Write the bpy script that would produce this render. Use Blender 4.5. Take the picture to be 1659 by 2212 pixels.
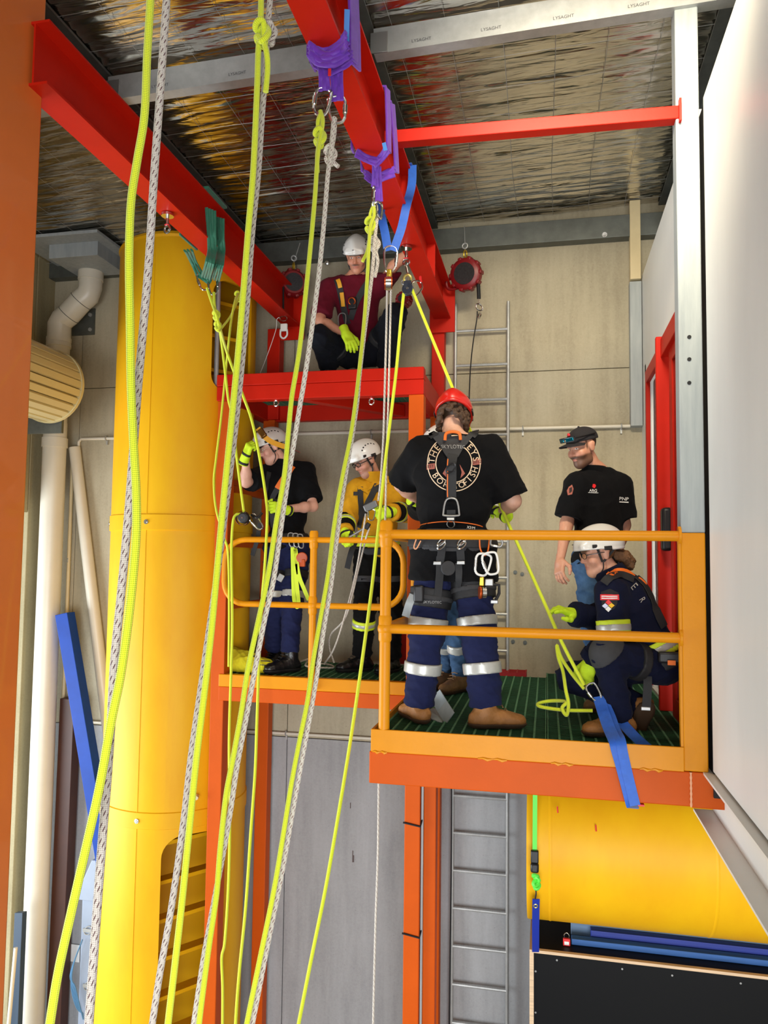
import bpy, math, random
import numpy as np
from mathutils import Vector, Matrix, noise
from mathutils.bvhtree import BVHTree
random.seed(7); rng = np.random.default_rng(7)
for o in list(bpy.data.objects): bpy.data.objects.remove(o)
SC = bpy.context.scene; COL = SC.collection

# ---------------------------------------------------------------- camera
FLOOR = 3.2                       # height of the working platforms above the hall floor
CZ = FLOOR + 0.93; FPX = 1655.0
_y, _p, _r = math.radians(12), math.radians(3.65), math.radians(.7)
_r0 = Vector((math.cos(_y), math.sin(_y), 0)); _h = Vector((-math.sin(_y), math.cos(_y), 0)); _z = Vector((0, 0, 1))
FW = _h*math.cos(_p) + _z*math.sin(_p); _u0 = -_h*math.sin(_p) + _z*math.cos(_p)
RT = _r0*math.cos(_r) + _u0*math.sin(_r); UP = _u0*math.cos(_r) - _r0*math.sin(_r)
CAM = Vector((0, 0, CZ)); G0 = -.55             # hall floor level
cd = bpy.data.cameras.new('camera'); cam = bpy.data.objects.new('camera', cd); COL.objects.link(cam)
cam.matrix_world = Matrix(((RT.x, UP.x, -FW.x, 0), (RT.y, UP.y, -FW.y, 0), (RT.z, UP.z, -FW.z, CZ), (0, 0, 0, 1)))
cd.sensor_fit = 'HORIZONTAL'; cd.sensor_width = 36; cd.lens = FPX/1659*36; cd.clip_start = .05
SC.camera = cam

def P(u, v, Y=None, Z=None, X=None):
    """a surveyed point of the place: where the sight line (u,v) meets a plane of the hall"""
    d = FW + RT*((u-829.5)/FPX) + UP*((1106-v)/FPX)
    if Y is not None: t = Y/d.y
    elif Z is not None: t = (Z-CZ)/d.z
    else: t = X/d.x
    return CAM + d*t

# ---------------------------------------------------------------- world, daylight, exposure
w = bpy.data.worlds.new('world'); SC.world = w; w.use_nodes = True
wn = w.node_tree.nodes; bg = wn['Background']; bg.inputs[0].default_value = (.86, .93, 1, 1); bg.inputs[1].default_value = 0.40
def area(name, loc, target, sx, sy, power, col):
    l = bpy.data.lights.new(name, 'AREA'); l.shape = 'RECTANGLE'; l.size = sx; l.size_y = sy; l.energy = power; l.color = col
    o = bpy.data.objects.new(name, l); COL.objects.link(o); o.location = loc
    o.rotation_euler = (Vector(target)-Vector(loc)).to_track_quat('-Z', 'Y').to_euler(); return o
area('rear_doorway_daylight', (1.1, -5.5, 2.5), (-1.0, 6, 3.8), 6.0, 4.6, 980, (.95, .97, 1.0))
area('side_doorway_daylight', (-7.6, 3.0, 1.6), (0, 4.6, 3.4), 6.0, 3.0, 620, (.88, .95, 1.0))
area('highbay_lamp', (.30, 2.6, 7.05), (.45, 6.72, 4.9), 1.2, .6, 42, (1, .88, .66)).data.spread = math.radians(84)
vs = SC.view_settings
vs.view_transform = 'Standard'; vs.look = 'None'; vs.gamma = 1; vs.use_curve_mapping = False; vs.exposure = 0.22

# ---------------------------------------------------------------- scene-graph helpers
def tag(o, label=None, cat=None, group=None, kind=None):
    if label: o['label'] = label
    if cat: o['category'] = cat
    if group: o['group'] = group
    if kind: o['kind'] = kind
    return o
def thing(name, label, cat, loc=(0, 0, 0), group=None):
    o = bpy.data.objects.new(name, None); COL.objects.link(o); o.location = loc; o.empty_display_size = .1
    return tag(o, label, cat, group)
def link(o, parent=None):
    COL.objects.link(o)
    if parent is not None:
        o.parent = parent
        o.matrix_parent_inverse = Matrix.Translation(-ORG.get(parent.name, Vector(parent.location)))
        ORG[o.name] = Vector((0, 0, 0)) + Vector(o.location)
    return o
ORG = {}
class MB:
    def __init__(s): s.v = []; s.f = []; s.uv = None
    def add(s, vs_, fs):
        n = len(s.v); s.v += [tuple(p) for p in vs_]; s.f += [tuple(i+n for i in f) for f in fs]; return s
    def box(s, c, d, R=None):
        c = Vector(c); q = []
        for x in (-.5, .5):
            for y in (-.5, .5):
                for z in (-.5, .5):
                    p = Vector((x*d[0], y*d[1], z*d[2])); q.append(c + (R @ p if R else p))
        return s.add(q, [(0, 1, 3, 2), (4, 6, 7, 5), (0, 4, 5, 1), (2, 3, 7, 6), (0, 2, 6, 4), (1, 5, 7, 3)])
    def span(s, a, b):   # box between two corners
        a = Vector(a); b = Vector(b); return s.box((a+b)/2, [abs(x) for x in (b-a)])
    def prism(s, prof, a, b, up=(0, 0, 1)):   # 2D profile (side, up) swept from a to b
        a = Vector(a); b = Vector(b); t = (b-a).normalized(); side = t.cross(Vector(up)).normalized(); u = side.cross(t)
        n = len(prof); q = [a + side*x + u*y for x, y in prof] + [b + side*x + u*y for x, y in prof]
        return s.add(q, [(i, (i+1) % n, n+(i+1) % n, n+i) for i in range(n)] + [tuple(range(n))[::-1], tuple(range(n, 2*n))])
    def bar(s, a, b, w_, h_, up=(0, 0, 1)):
        return s.prism([(-w_/2, -h_/2), (w_/2, -h_/2), (w_/2, h_/2), (-w_/2, h_/2)], a, b, up)
    def tube(s, pts, r, n=10, closed=False, cap=True, flat=None, nrm=None):
        pts = [Vector(p) for p in pts]; m = len(pts)
        rs = r if hasattr(r, '__len__') else [r]*m
        T = []
        for i in range(m):
            a = pts[(i-1) % m] if closed or i > 0 else pts[i]; b = pts[(i+1) % m] if closed or i < m-1 else pts[i]
            d = b-a; T.append(d.normalized() if d.length > 1e-9 else Vector((0, 0, 1)))
        N = nrm if nrm is not None else (Vector((0, 0, 1)) if abs(T[0].z) < .9 else Vector((1, 0, 0)))
        N = (N - T[0]*N.dot(T[0])).normalized(); q = []
        for i in range(m):
            N = (N - T[i]*N.dot(T[i])); N = N.normalized() if N.length > 1e-6 else T[i].orthogonal().normalized()
            B = T[i].cross(N)
            for k in range(n):
                a = 2*math.pi*k/n
                q.append(pts[i] + N*(math.cos(a)*rs[i]*(flat if flat else 1)) + B*(math.sin(a)*rs[i]))
        fs = []
        for i in range(m if closed else m-1):
            j = (i+1) % m
            fs += [(i*n+k, i*n+(k+1) % n, j*n+(k+1) % n, j*n+k) for k in range(n)]
        if cap and not closed: fs += [tuple(range(n))[::-1], tuple(range((m-1)*n, m*n))]
        return s.add(q, fs)
    def lathe(s, prof, c, axis=(0, 0, 1), n=24, a0=0, a1=2*math.pi):
        ax = Vector(axis).normalized(); e1 = ax.orthogonal().normalized(); e2 = ax.cross(e1); c = Vector(c)
        full = abs(a1-a0-2*math.pi) < 1e-6; m = len(prof); cols = n if full else n+1; q = []
        for k in range(cols):
            a = a0 + (a1-a0)*k/n; d = e1*math.cos(a) + e2*math.sin(a)
            q += [c + d*r + ax*z for r, z in prof]
        fs = []
        for k in range(n):
            l = (k+1) % cols
            fs += [(k*m+i, l*m+i, l*m+i+1, k*m+i+1) for i in range(m-1)]
        return s.add(q, fs)
    def sphere(s, c, r, n=14, sc=(1, 1, 1), R=None):
        c = Vector(c); q = []; m = n//2
        for i in range(m+1):
            th = math.pi*i/m
            for k in range(n):
                a = 2*math.pi*k/n; p = Vector((math.sin(th)*math.cos(a)*r*sc[0], math.sin(th)*math.sin(a)*r*sc[1], math.cos(th)*r*sc[2]))
                q.append(c + (R @ p if R else p))
        fs = []
        for i in range(m):
            for k in range(n):
                l = (k+1) % n
                f = (i*n+k, (i+1)*n+k, (i+1)*n+l, i*n+l)
                fs.append(f)
        return s.add(q, fs)
    def ring(s, c, nrm, R_, r, n=18, k=8, sc=(1, 1), e=None):
        nv = Vector(nrm).normalized(); e1 = (Vector(e) - nv*Vector(e).dot(nv)).normalized() if e else nv.orthogonal().normalized(); e2 = nv.cross(e1)
        return s.tube([Vector(c) + e1*(math.cos(2*math.pi*i/n)*R_*sc[0]) + e2*(math.sin(2*math.pi*i/n)*R_*sc[1]) for i in range(n)], r, k, closed=True, nrm=nv)
    def cyl(s, a, b, r, n=16): return s.tube([a, b], r, n)
    def disc(s, c, nrm, r, t, n=20):
        nv = Vector(nrm).normalized(); c = Vector(c); return s.tube([c-nv*t/2, c+nv*t/2], r, n)
    def build(s, name, mat, parent=None, smooth=True, bevel=0, loc=None, angle=40):
        me = bpy.data.meshes.new(name); me.from_pydata(s.v, [], s.f); me.update(); me.validate()
        return mkobj(name, me, mat, parent, smooth, bevel, loc, angle)
def mkobj(name, me, mat, parent=None, smooth=True, bevel=0, loc=None, angle=40):
    if mat is not None and not me.materials: me.materials.append(mat)
    o = bpy.data.objects.new(name, me)
    if loc is not None: o.location = loc
    link(o, parent)
    if smooth:
        me.polygons.foreach_set('use_smooth', [True]*len(me.polygons))
        try: me.set_sharp_from_angle(angle=math.radians(angle))
        except Exception: pass
    if bevel:
        b = o.modifiers.new('bevel', 'BEVEL'); b.width = bevel; b.segments = 2; b.limit_method = 'ANGLE'; b.angle_limit = math.radians(50)
    return o
def spline(pts, k=8, closed=False):   # Catmull-Rom
    pts = [Vector(p) for p in pts]; out = []; n = len(pts)
    rg = range(n) if closed else range(n-1)
    for i in rg:
        p0 = pts[(i-1) % n] if closed or i > 0 else pts[0]*2-pts[1]; p1 = pts[i]; p2 = pts[(i+1) % n]
        p3 = pts[(i+2) % n] if closed or i+2 < n else p2*2-p1
        for j in range(k):
            t = j/k
            out.append(.5*((2*p1) + (p2-p0)*t + (2*p0-5*p1+4*p2-p3)*t*t + (3*p1-p0-3*p2+p3)*t**3))
    if not closed: out.append(pts[-1])
    return out

# ---------------------------------------------------------------- materials
def srgb(h):
    if isinstance(h, str): h = [int(h[i:i+2], 16)/255 for i in (0, 2, 4)]
    return tuple(c/12.92 if c <= .04045 else ((c+.055)/1.055)**2.4 for c in h)
def node(nt, t, **k):
    n = nt.nodes.new(t)
    for a, b in k.items():
        if a in n.inputs: n.inputs[a].default_value = b
        else: setattr(n, a, b)
    return n
MATS = {}
def mat(name, col, rough=.5, metal=0., var=0., vscale=6., bump=0., bscale=60., spec=.5, coat=0., col2=None, sheen=0., stretch=(1, 1, 1), trans=0., alpha=1.):
    if name in MATS: return MATS[name]
    m = bpy.data.materials.new(name); m.use_nodes = True; nt = m.node_tree; b = nt.nodes['Principled BSDF']
    c = srgb(col) if isinstance(col, str) else col
    b.inputs['Base Color'].default_value = (*c, 1); b.inputs['Roughness'].default_value = rough; b.inputs['Metallic'].default_value = metal
    b.inputs['Specular IOR Level'].default_value = spec; b.inputs['Coat Weight'].default_value = coat; b.inputs['Sheen Weight'].default_value = sheen
    b.inputs['Transmission Weight'].default_value = trans; b.inputs['Alpha'].default_value = alpha
    if var or bump or col2:
        tc = node(nt, 'ShaderNodeTexCoord'); mp = node(nt, 'ShaderNodeMapping'); mp.inputs['Scale'].default_value = stretch
        nt.links.new(tc.outputs['Object'], mp.inputs[0])
    if var or col2:
        n = node(nt, 'ShaderNodeTexNoise', Scale=vscale, Detail=8., Roughness=.62); nt.links.new(mp.outputs[0], n.inputs['Vector'])
        r = node(nt, 'ShaderNodeValToRGB'); r.color_ramp.elements[0].position = .32; r.color_ramp.elements[1].position = .68
        lo = srgb(col2) if col2 else tuple(x*(1-var) for x in c); hi = c if col2 else tuple(min(1, x*(1+var*.7)) for x in c)
        r.color_ramp.elements[0].color = (*lo, 1); r.color_ramp.elements[1].color = (*hi, 1)
        nt.links.new(n.outputs['Fac'], r.inputs[0]); nt.links.new(r.outputs[0], b.inputs['Base Color'])
    if bump:
        n2 = node(nt, 'ShaderNodeTexNoise', Scale=bscale, Detail=5.); nt.links.new(mp.outputs[0], n2.inputs['Vector'])
        bp = node(nt, 'ShaderNodeBump', Strength=bump, Distance=.01); nt.links.new(n2.outputs['Fac'], bp.inputs['Height']); nt.links.new(bp.outputs[0], b.inputs['Normal'])
    MATS[name] = m; return m
def concrete(name, base, dark, pale):
    m = bpy.data.materials.new(name); m.use_nodes = True; nt = m.node_tree; b = nt.nodes['Principled BSDF']; L = nt.links.new
    tc = node(nt, 'ShaderNodeTexCoord')
    n1 = node(nt, 'ShaderNodeTexNoise', Scale=1.3, Detail=9., Roughness=.62); n2 = node(nt, 'ShaderNodeTexNoise', Scale=55., Detail=6., Roughness=.7)
    mp = node(nt, 'ShaderNodeMapping'); mp.inputs['Scale'].default_value = (3.5, 3.5, .35)
    n3 = node(nt, 'ShaderNodeTexNoise', Scale=3., Detail=8., Roughness=.6); v = node(nt, 'ShaderNodeTexVoronoi', Scale=22.)
    for n in (n1, n2, v): L(tc.outputs['Object'], n.inputs['Vector'])
    L(tc.outputs['Object'], mp.inputs[0]); L(mp.outputs[0], n3.inputs['Vector'])
    r = node(nt, 'ShaderNodeValToRGB'); e = r.color_ramp.elements; e[0].position = .3; e[0].color = (*srgb(dark), 1); e[1].position = .7; e[1].color = (*srgb(pale), 1)
    x = r.color_ramp.elements.new(.5); x.color = (*srgb(base), 1)
    mx = node(nt, 'ShaderNodeMath', operation='ADD'); ml = node(nt, 'ShaderNodeMath', operation='MULTIPLY'); ml.inputs[1].default_value = .42
    m2 = node(nt, 'ShaderNodeMath', operation='MULTIPLY'); m2.inputs[1].default_value = .33
    L(n3.outputs['Fac'], ml.inputs[0]); L(n1.outputs['Fac'], m2.inputs[0]); L(ml.outputs[0], mx.inputs[0]); L(m2.outputs[0], mx.inputs[1])
    ms = node(nt, 'ShaderNodeMath', operation='MULTIPLY'); ms.inputs[1].default_value = .25; my = node(nt, 'ShaderNodeMath', operation='ADD')
    L(n2.outputs['Fac'], ms.inputs[0]); L(ms.outputs[0], my.inputs[0]); L(mx.outputs[0], my.inputs[1]); L(my.outputs[0], r.inputs[0])
    # small blow holes
    vr = node(nt, 'ShaderNodeValToRGB'); ve = vr.color_ramp.elements; ve[0].position = .03; ve[0].color = (.35, .33, .3, 1); ve[1].position = .07; ve[1].color = (1, 1, 1, 1)
    L(v.outputs['Distance'], vr.inputs[0]); mm = node(nt, 'ShaderNodeMix', data_type='RGBA', blend_type='MULTIPLY'); mm.inputs[0].default_value = .8
    L(r.outputs[0], mm.inputs[6]); L(vr.outputs[0], mm.inputs[7]); L(mm.outputs[2], b.inputs['Base Color'])
    b.inputs['Roughness'].default_value = .8; b.inputs['Specular IOR Level'].default_value = .25
    bp = node(nt, 'ShaderNodeBump', Strength=.25, Distance=.006); L(n2.outputs['Fac'], bp.inputs['Height']); L(bp.outputs[0], b.inputs['Normal'])
    return m
def ropemat(name, c1, c2, fleck=None, freq=1.0):
    """braided kernmantle sheath on tube UVs (u round, v metres)"""
    m = bpy.data.materials.new(name); m.use_nodes = True; nt = m.node_tree; b = nt.nodes['Principled BSDF']; L = nt.links.new
    uv = node(nt, 'ShaderNodeUVMap'); sp = node(nt, 'ShaderNodeSeparateXYZ'); L(uv.outputs[0], sp.inputs[0])
    def lin(a, bb):
        q = node(nt, 'ShaderNodeMath', operation='MULTIPLY'); q.inputs[1].default_value = a; L(sp.outputs[0], q.inputs[0])
        s = node(nt, 'ShaderNodeMath', operation='MULTIPLY_ADD'); s.inputs[1].default_value = bb; L(sp.outputs[1], s.inputs[0]); L(q.outputs[0], s.inputs[2])
        t = node(nt, 'ShaderNodeMath', operation='SINE'); L(s.outputs[0], t.inputs[0]); return t
    a = lin(2*math.pi*6, 720*freq); c = lin(-2*math.pi*6, 720*freq)
    mu = node(nt, 'ShaderNodeMath', operation='MULTIPLY'); L(a.outputs[0], mu.inputs[0]); L(c.outputs[0], mu.inputs[1])
    mr = node(nt, 'ShaderNodeMapRange'); mr.inputs[1].default_value = -1; mr.inputs[2].default_value = .3; L(mu.outputs[0], mr.inputs[0])
    mx = node(nt, 'ShaderNodeMix', data_type='RGBA'); mx.inputs[6].default_value = (*srgb(c2), 1); mx.inputs[7].default_value = (*srgb(c1), 1); L(mr.outputs[0], mx.inputs[0])
    out = mx.outputs[2]
    if fleck:
        d = lin(2*math.pi*1, 100*freq); e = lin(-2*math.pi*6, 260*freq); f = node(nt, 'ShaderNodeMath', operation='MULTIPLY'); L(d.outputs[0], f.inputs[0]); L(e.outputs[0], f.inputs[1])
        g = node(nt, 'ShaderNodeMath', operation='GREATER_THAN'); g.inputs[1].default_value = .62; L(f.outputs[0], g.inputs[0])
        m2 = node(nt, 'ShaderNodeMix', data_type='RGBA'); m2.inputs[7].default_value = (*srgb(fleck), 1); L(out, m2.inputs[6]); L(g.outputs[0], m2.inputs[0]); out = m2.outputs[2]
    L(out, b.inputs['Base Color']); b.inputs['Roughness'].default_value = .65; b.inputs['Sheen Weight'].default_value = .3
    bp = node(nt, 'ShaderNodeBump', Strength=.5, Distance=.002); L(mu.outputs[0], bp.inputs['Height']); L(bp.outputs[0], b.inputs['Normal'])
    return m

M_ORANGE = mat('orange_paint', 'c8530c', .5, var=.06, vscale=3, bump=.06, bscale=40, spec=.16)
M_ORANGE2 = mat('glossy_orange_paint', 'dc7430', .38, var=.05, vscale=2, bump=.03, bscale=30, spec=.6, coat=.35)
M_RED = mat('red_paint', 'c01e0c', .45, var=.08, vscale=3, bump=.05, bscale=40, spec=.16)
M_YELLOW = mat('yellow_paint', 'da8d10', .4, var=.05, vscale=4, bump=.06, bscale=50, spec=.2)
M_TANK = mat('tank_yellow_plastic', 'f0ba12', .48, spec=.22, var=.05, vscale=2.2, bump=.03, bscale=12, col2='e6a510', stretch=(1, 1, .35))
M_CONC = concrete('concrete_panel', 'b0a78f', '938a75', 'c0b8a0'); M_CONC3 = concrete('concrete_panel_cool_daylight', 'a2a3a4', '8a8b8d', 'b2b3b5')  # lower tier tinted greyer, standing in for part of the cool daylight there
M_CONC2 = concrete('concrete_side', 'a39877', '857a5c', 'b5a986')
M_DARK = mat('joint_dark', '2c2a26', .9)
M_WHITE = mat('white_panel', 'e6e6e0', .42, var=.04, vscale=2.5, stretch=(1, 1, .3))
M_GREYPOST = mat('grey_post_paint', 'a9b0b0', .45, var=.08, vscale=9, stretch=(3, 3, .3), col2='959da0')
M_STEEL = mat('galvanised', 'b4b6b4', .45, metal=.45, var=.12, vscale=14)
M_GALV_DARK = mat('dark_galvanised', '6b6f6a', .5, metal=.6, var=.2, vscale=8)
M_CHROME = mat('polished_steel', 'd2d2cf', .18, metal=1.)
M_ALU = mat('brushed_alloy', 'a4a4a2', .45, metal=.8)
M_BLACK = mat('black_plastic', '17171a', .45)
M_RUBBER = mat('black_rubber', '0f0f11', .7)
M_GREENGR_LIT = mat('green_grating_lit', '5d9470', .75, var=.25, vscale=40)  # same green as the grating, paled for light on the bar tops
M_GREENGR = mat('green_grating_shaded', '245a3a', .6, var=.3, vscale=20, bump=.3, bscale=200)  # cross rods darkened for the shade in the gaps
M_REDGR = mat('red_grating', 'a61a22', .6, var=.2, vscale=20)
M_PVC = mat('pvc_pipe', 'd9d3c2', .35, var=.04, vscale=4)
M_BEIGE = mat('beige_steel', 'd8c69a', .45, var=.06, vscale=6)
M_ROLLER = mat('roller_door_cream', 'cdbf8e', .35, var=.07, vscale=5, stretch=(1, .2, 1))
M_BLUEPAINT = mat('blue_paint', '123e98', .5, spec=.2, var=.12, vscale=5)
M_BROWN = mat('brown_beam', '44200f', .5, var=.15, vscale=5)
M_GREYBOX = mat('switchboard_blue_grey', '93a0b4', .5, var=.05)
M_YROPE = ropemat('yellow_rope', 'e6f01e', 'a8bd10')
M_WROPE = ropemat('white_fleck_rope', 'e3ddcf', 'b8ae9d', '7a4a4a')
M_PURPLE = mat('purple_webbing', '6a2fb0', .6, var=.15, vscale=30, sheen=.3)
M_BLUEWEB = mat('blue_webbing', '1f5fc4', .55, var=.12, vscale=40, sheen=.2)
M_GREENWEB = mat('green_webbing', '1f6b50', .6, var=.12, vscale=30, sheen=.2)
M_LIME = mat('lime_strap', '5fe04a', .55)
M_REDTAG = mat('red_tag', 'd8262a', .5)
M_BLUETAG = mat('blue_tag', '3b86d6', .5)
M_WHITETAG = mat('white_tag', 'e8e8e4', .5)
M_PLY = mat('plywood_edge', 'd3b592', .7, var=.2, vscale=12, stretch=(.3, .3, 8))
M_FORMPLY = mat('black_formply', '0a0a0b', .5, spec=.15)
M_GLASS = mat('door_glass', '9aa3a0', .03, trans=1.0, spec=.5)
# ================================================================ the hall
W = 6.72                                   # back wall plane
XL = -4.85                                 # left wall plane
def struct(o): o['kind'] = 'structure'; return o
struct(MB().span((XL-3, -7, G0-.2), (6, W+.3, G0)).build('floor', mat('hall_floor', '77756f', .6, var=.15, vscale=2), smooth=False))
# back wall: dark backing with precast panels standing proud of it, each panel its own piece
wb = struct(MB().span((XL-.2, W+.03, G0), (4.2, W+.25, 7.6)).build('wall_back', M_DARK, smooth=False))
zj = [G0, 2.53, P(1330, 795, Y=W).z, 7.6]; xj = [XL-.2, -4.52, -2.3, 1.2, 4.2]
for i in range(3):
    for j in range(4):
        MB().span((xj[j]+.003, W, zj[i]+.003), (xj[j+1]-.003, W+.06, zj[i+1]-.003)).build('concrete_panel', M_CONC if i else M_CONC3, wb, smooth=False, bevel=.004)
# left wall with the big doorway (daylight side), roller door rolled up above it
wl = struct(MB().span((XL-.25, 6.42, G0), (XL-.19, W, 7.6)).build('wall_left', M_DARK, smooth=False))
MB().span((XL-.18, 6.45, G0), (XL, W, 7.6)).build('concrete_panel', M_CONC2, wl, smooth=False, bevel=.006)
MB().span((XL-.18, 2.0, 4.55), (XL, 6.44, 7.6)).build('concrete_panel', M_CONC2, wl, smooth=False, bevel=.006)
MB().span((XL-.18, -2.0, G0), (XL, 2.0, 7.6)).build('concrete_panel', M_CONC2, wl, smooth=False, bevel=.006)
# unseen rear wall, added behind the camera: its lintel darkens the upper hall
wq = struct(MB().span((XL-.2, -2.7, 4.0), (4.2, -2.5, 7.6)).build('wall_rear_shade', M_CONC, smooth=False)); MB().span((3.9, -2.7, G0), (4.2, -2.5, 3.99)).build('concrete_panel', M_CONC, wq, smooth=False)
struct(MB().span((4.2, -2.7, G0), (4.4, W+.2, 7.6)).build('wall_far_right', M_CONC, smooth=False))
# roof foil, sagging and crinkled over the safety mesh
def zroof(x): return 7.2 + .03*x
def foil():
    xs = np.linspace(XL-.2, 4.2, 150); ys = np.linspace(-2.2, W, 560); X, Y = np.meshgrid(xs, ys, indexing='ij')
    wv = .9*np.sin(X*1.7+Y*.9) + .6*np.sin(X*3.1-Y*1.7+1.3) + .35*np.sin(X*6.3+Y*3.3)
    t = Y*2*math.pi/.105 + wv*2.2 + 1.5*np.sin(Y*2.2+X*.6)
    amp = .55+.45*np.sin(X*2.3+Y*1.1)*np.sin(X*.9-Y*2.7+.5)
    h = .0075*amp*(1-np.abs(np.sin(t/2)))**1.2*2 + .003*np.sin(t*1.63+X*4) + .004*np.sin(X*9+3*np.sin(Y*5))*np.sin(Y*31+X*3)
    h += .02*np.sin(X*2*math.pi/1.15)*0 + rng.normal(0, .0006, X.shape)
    Z = zroof(X) - h
    n, m = X.shape; v = np.stack([X, Y, Z], -1).reshape(-1, 3)
    idx = np.arange(n*m).reshape(n, m); f = np.stack([idx[:-1, :-1], idx[:-1, 1:], idx[1:, 1:], idx[1:, :-1]], -1).reshape(-1, 4)
    me = bpy.data.meshes.new('ceiling'); me.from_pydata(v.tolist(), [], f.tolist()); me.update()
    m_ = bpy.data.materials.new('foil'); m_.use_nodes = True; nt = m_.node_tree; b = nt.nodes['Principled BSDF']
    b.inputs['Base Color'].default_value = (.66, .63, .57, 1); b.inputs['Metallic'].default_value = 1; b.inputs['Roughness'].default_value = .17
    tc = node(nt, 'ShaderNodeTexCoord'); mp = node(nt, 'ShaderNodeMapping'); mp.inputs['Scale'].default_value = (1.2, 9, 1)
    nz = node(nt, 'ShaderNodeTexNoise', Scale=2.2, Detail=2.5, Distortion=.8); bp = node(nt, 'ShaderNodeBump', Strength=.42, Distance=.03)
    nt.links.new(tc.outputs['Object'], mp.inputs[0]); nt.links.new(mp.outputs[0], nz.inputs['Vector']); nt.links.new(nz.outputs['Fac'], bp.inputs['Height']); nt.links.new(bp.outputs[0], b.inputs['Normal'])
    return mkobj('ceiling', me, m_)
ce = struct(foil())
MB().span((XL-.3, -5.0, 7.45), (4.3, W+.3, 7.6)).build('roof_deck', M_STEEL, ce, smooth=False)
wm = MB()
for k in range(26):
    x = XL + .1 + k*.30; wm.tube([(x+.01*math.sin(y*3), y, zroof(x)-.022) for y in np.linspace(-1.5, W-.02, 12)], .0013, 4)
for k in range(28):
    y = W-.15-k*.30; wm.tube([(x, y, zroof(x)-.024+.004*math.sin(x*5+k)) for x in np.linspace(XL, 4, 14)], .0013, 4)
tag(wm.build('safety_mesh', M_STEEL, ce), kind='stuff')
# steel roof frame
def ibeam(mb, a, b, wd, ht, tf, tw):   # origin of the profile: middle of the bottom face
    p = [(-wd/2, 0), (wd/2, 0), (wd/2, tf), (tw/2, tf), (tw/2, ht-tf), (wd/2, ht-tf), (wd/2, ht), (-wd/2, ht), (-wd/2, ht-tf), (-tw/2, ht-tf), (-tw/2, tf), (-wd/2, tf)]
    return mb.prism(p, a, b)
struct(ibeam(MB(), (-1.06, -2, 6.78), (-1.06, W, 6.78), .2, .38, .016, .012).build('trim_1', M_GALV_DARK, smooth=False))
struct(ibeam(MB(), (-2.72, -2, 6.78), (-2.72, W, 6.78), .18, .33, .016, .012).build('trim_2', M_GALV_DARK, smooth=False))
struct(ibeam(MB(), (1.02, -2, 6.86), (1.02, W, 6.86), .16, .35, .014, .012).build('trim_3', M_GALV_DARK, smooth=False))
wp = struct(MB().span((XL, W-.11, 6.9), (4, W, 7.09)).build('trim_4', M_GALV_DARK, smooth=False, bevel=.004))     # wall plate
for u, v in [(706, 568), (1306, 507), (712, 560)][:2]:
    p = P(u, v, Y=W-.112); MB().disc(p, (0, 1, 0), .022, .006).disc(p-Vector((0, .008, 0)), (0, 1, 0), .012, .014, 6).build('bolt', M_CHROME, wp)
# C-section purlins with printed lettering
def letters(txt, size, frame, mat_, parent, name='lettering', align='CENTER', space=1.0, target=None, off=.002, ext=0.0):
    """flat printed lettering; frame maps (x,y) to a world point"""
    c = bpy.data.curves.new('t', 'FONT'); c.body = txt; c.size = size; c.align_x = align; c.align_y = 'CENTER'; c.space_character = space; c.resolution_u = 3
    o = bpy.data.objects.new('t', c); me = o.to_mesh(); vs_ = [frame(v.co.x, v.co.y) for v in me.vertices]; fs = [tuple(p.vertices) for p in me.polygons]
    o.to_mesh_clear(); bpy.data.objects.remove(o); bpy.data.curves.remove(c)
    m = MB(); m.add(vs_, fs); return m.build(name, mat_, parent, smooth=False)
M_INK = mat('grey_ink', '4a4a4c', .7)
def purlin(xa, xb, y, z, n, name, txt):
    t = .003; hh = .15; ww = .075
    a = Vector((xa, y, z)); b = Vector((xb, y, z+.03*(xb-xa)))
    prof = [(0, 0), (0, hh), (-ww, hh), (-ww, hh-.018), (-ww+t, hh-.018), (-ww+t, hh-t), (-t, hh-t), (-t, t), (-ww+t, t), (-ww+t, .018), (-ww, .018), (-ww, 0)]

    p = struct(MB().prism(prof, a, b).build(name, M_STEEL, smooth=False))
    MB().box(a+Vector((.03, -.006, .06)), (.1, .008, .12)).build('cleat', M_ALU, p, bevel=.002)
    for k in range(n):
        x0 = xa + (k+.7)*(xb-xa)/n
        letters(txt, .026, lambda x, q: Vector((x0+x, y-.0015, z+.04+.03*(x0+x-xa)+q)), M_INK, p)
    return p
yp = P(820, 110, Z=7.0).y
purlin(-.95, .98, yp, 6.985, 5, 'trim_5', 'LYSAGHT')
purlin(-2.63, -1.14, yp+.03, 6.93, 3, 'trim_6', 'LYSAGHT')
purlin(-4.8, -2.85, yp+.03, 6.87, 3, 'trim_7', 'LYSAGHT')
# partition on the right: white lined wall with the red sliding door, near panel and steel column
XP = .79
wr = struct(MB().span((XP, 6.33, 3.1), (XP+.09, W, 6.55)).span((XP, 4.35, 5.66), (XP+.09, 6.33, 6.55)).span((XP, 4.19, 3.1), (XP+.09, 4.35, 6.55)).span((XP, 4.35, 3.1), (XP+.09, 6.33, FLOOR-.01)).build('wall_right', M_WHITE, smooth=False))
MB().span((XP-.012, 6.33, FLOOR), (XP, 6.40, 5.73)).span((XP-.012, 4.3, 5.66), (XP, 6.40, 5.73)).build('architrave', M_WHITE, wr, smooth=False, bevel=.003)
MB().span((XP, .6, 3.125), (XP+.12, 4.05, 6.53)).build('panel', M_WHITE, wr, smooth=False, bevel=.006)
MB().span((XP+.004, 4.05, 3.0), (XP+.1, 4.19, 6.5)).build('gap_seal', M_RUBBER, wr, smooth=False)
struct(ibeam(MB(), (.85, .6, 2.845), (.85, 4.35, 2.845), .2, .27, .012, .01).build('trim_8', M_WHITE, smooth=False))
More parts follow.
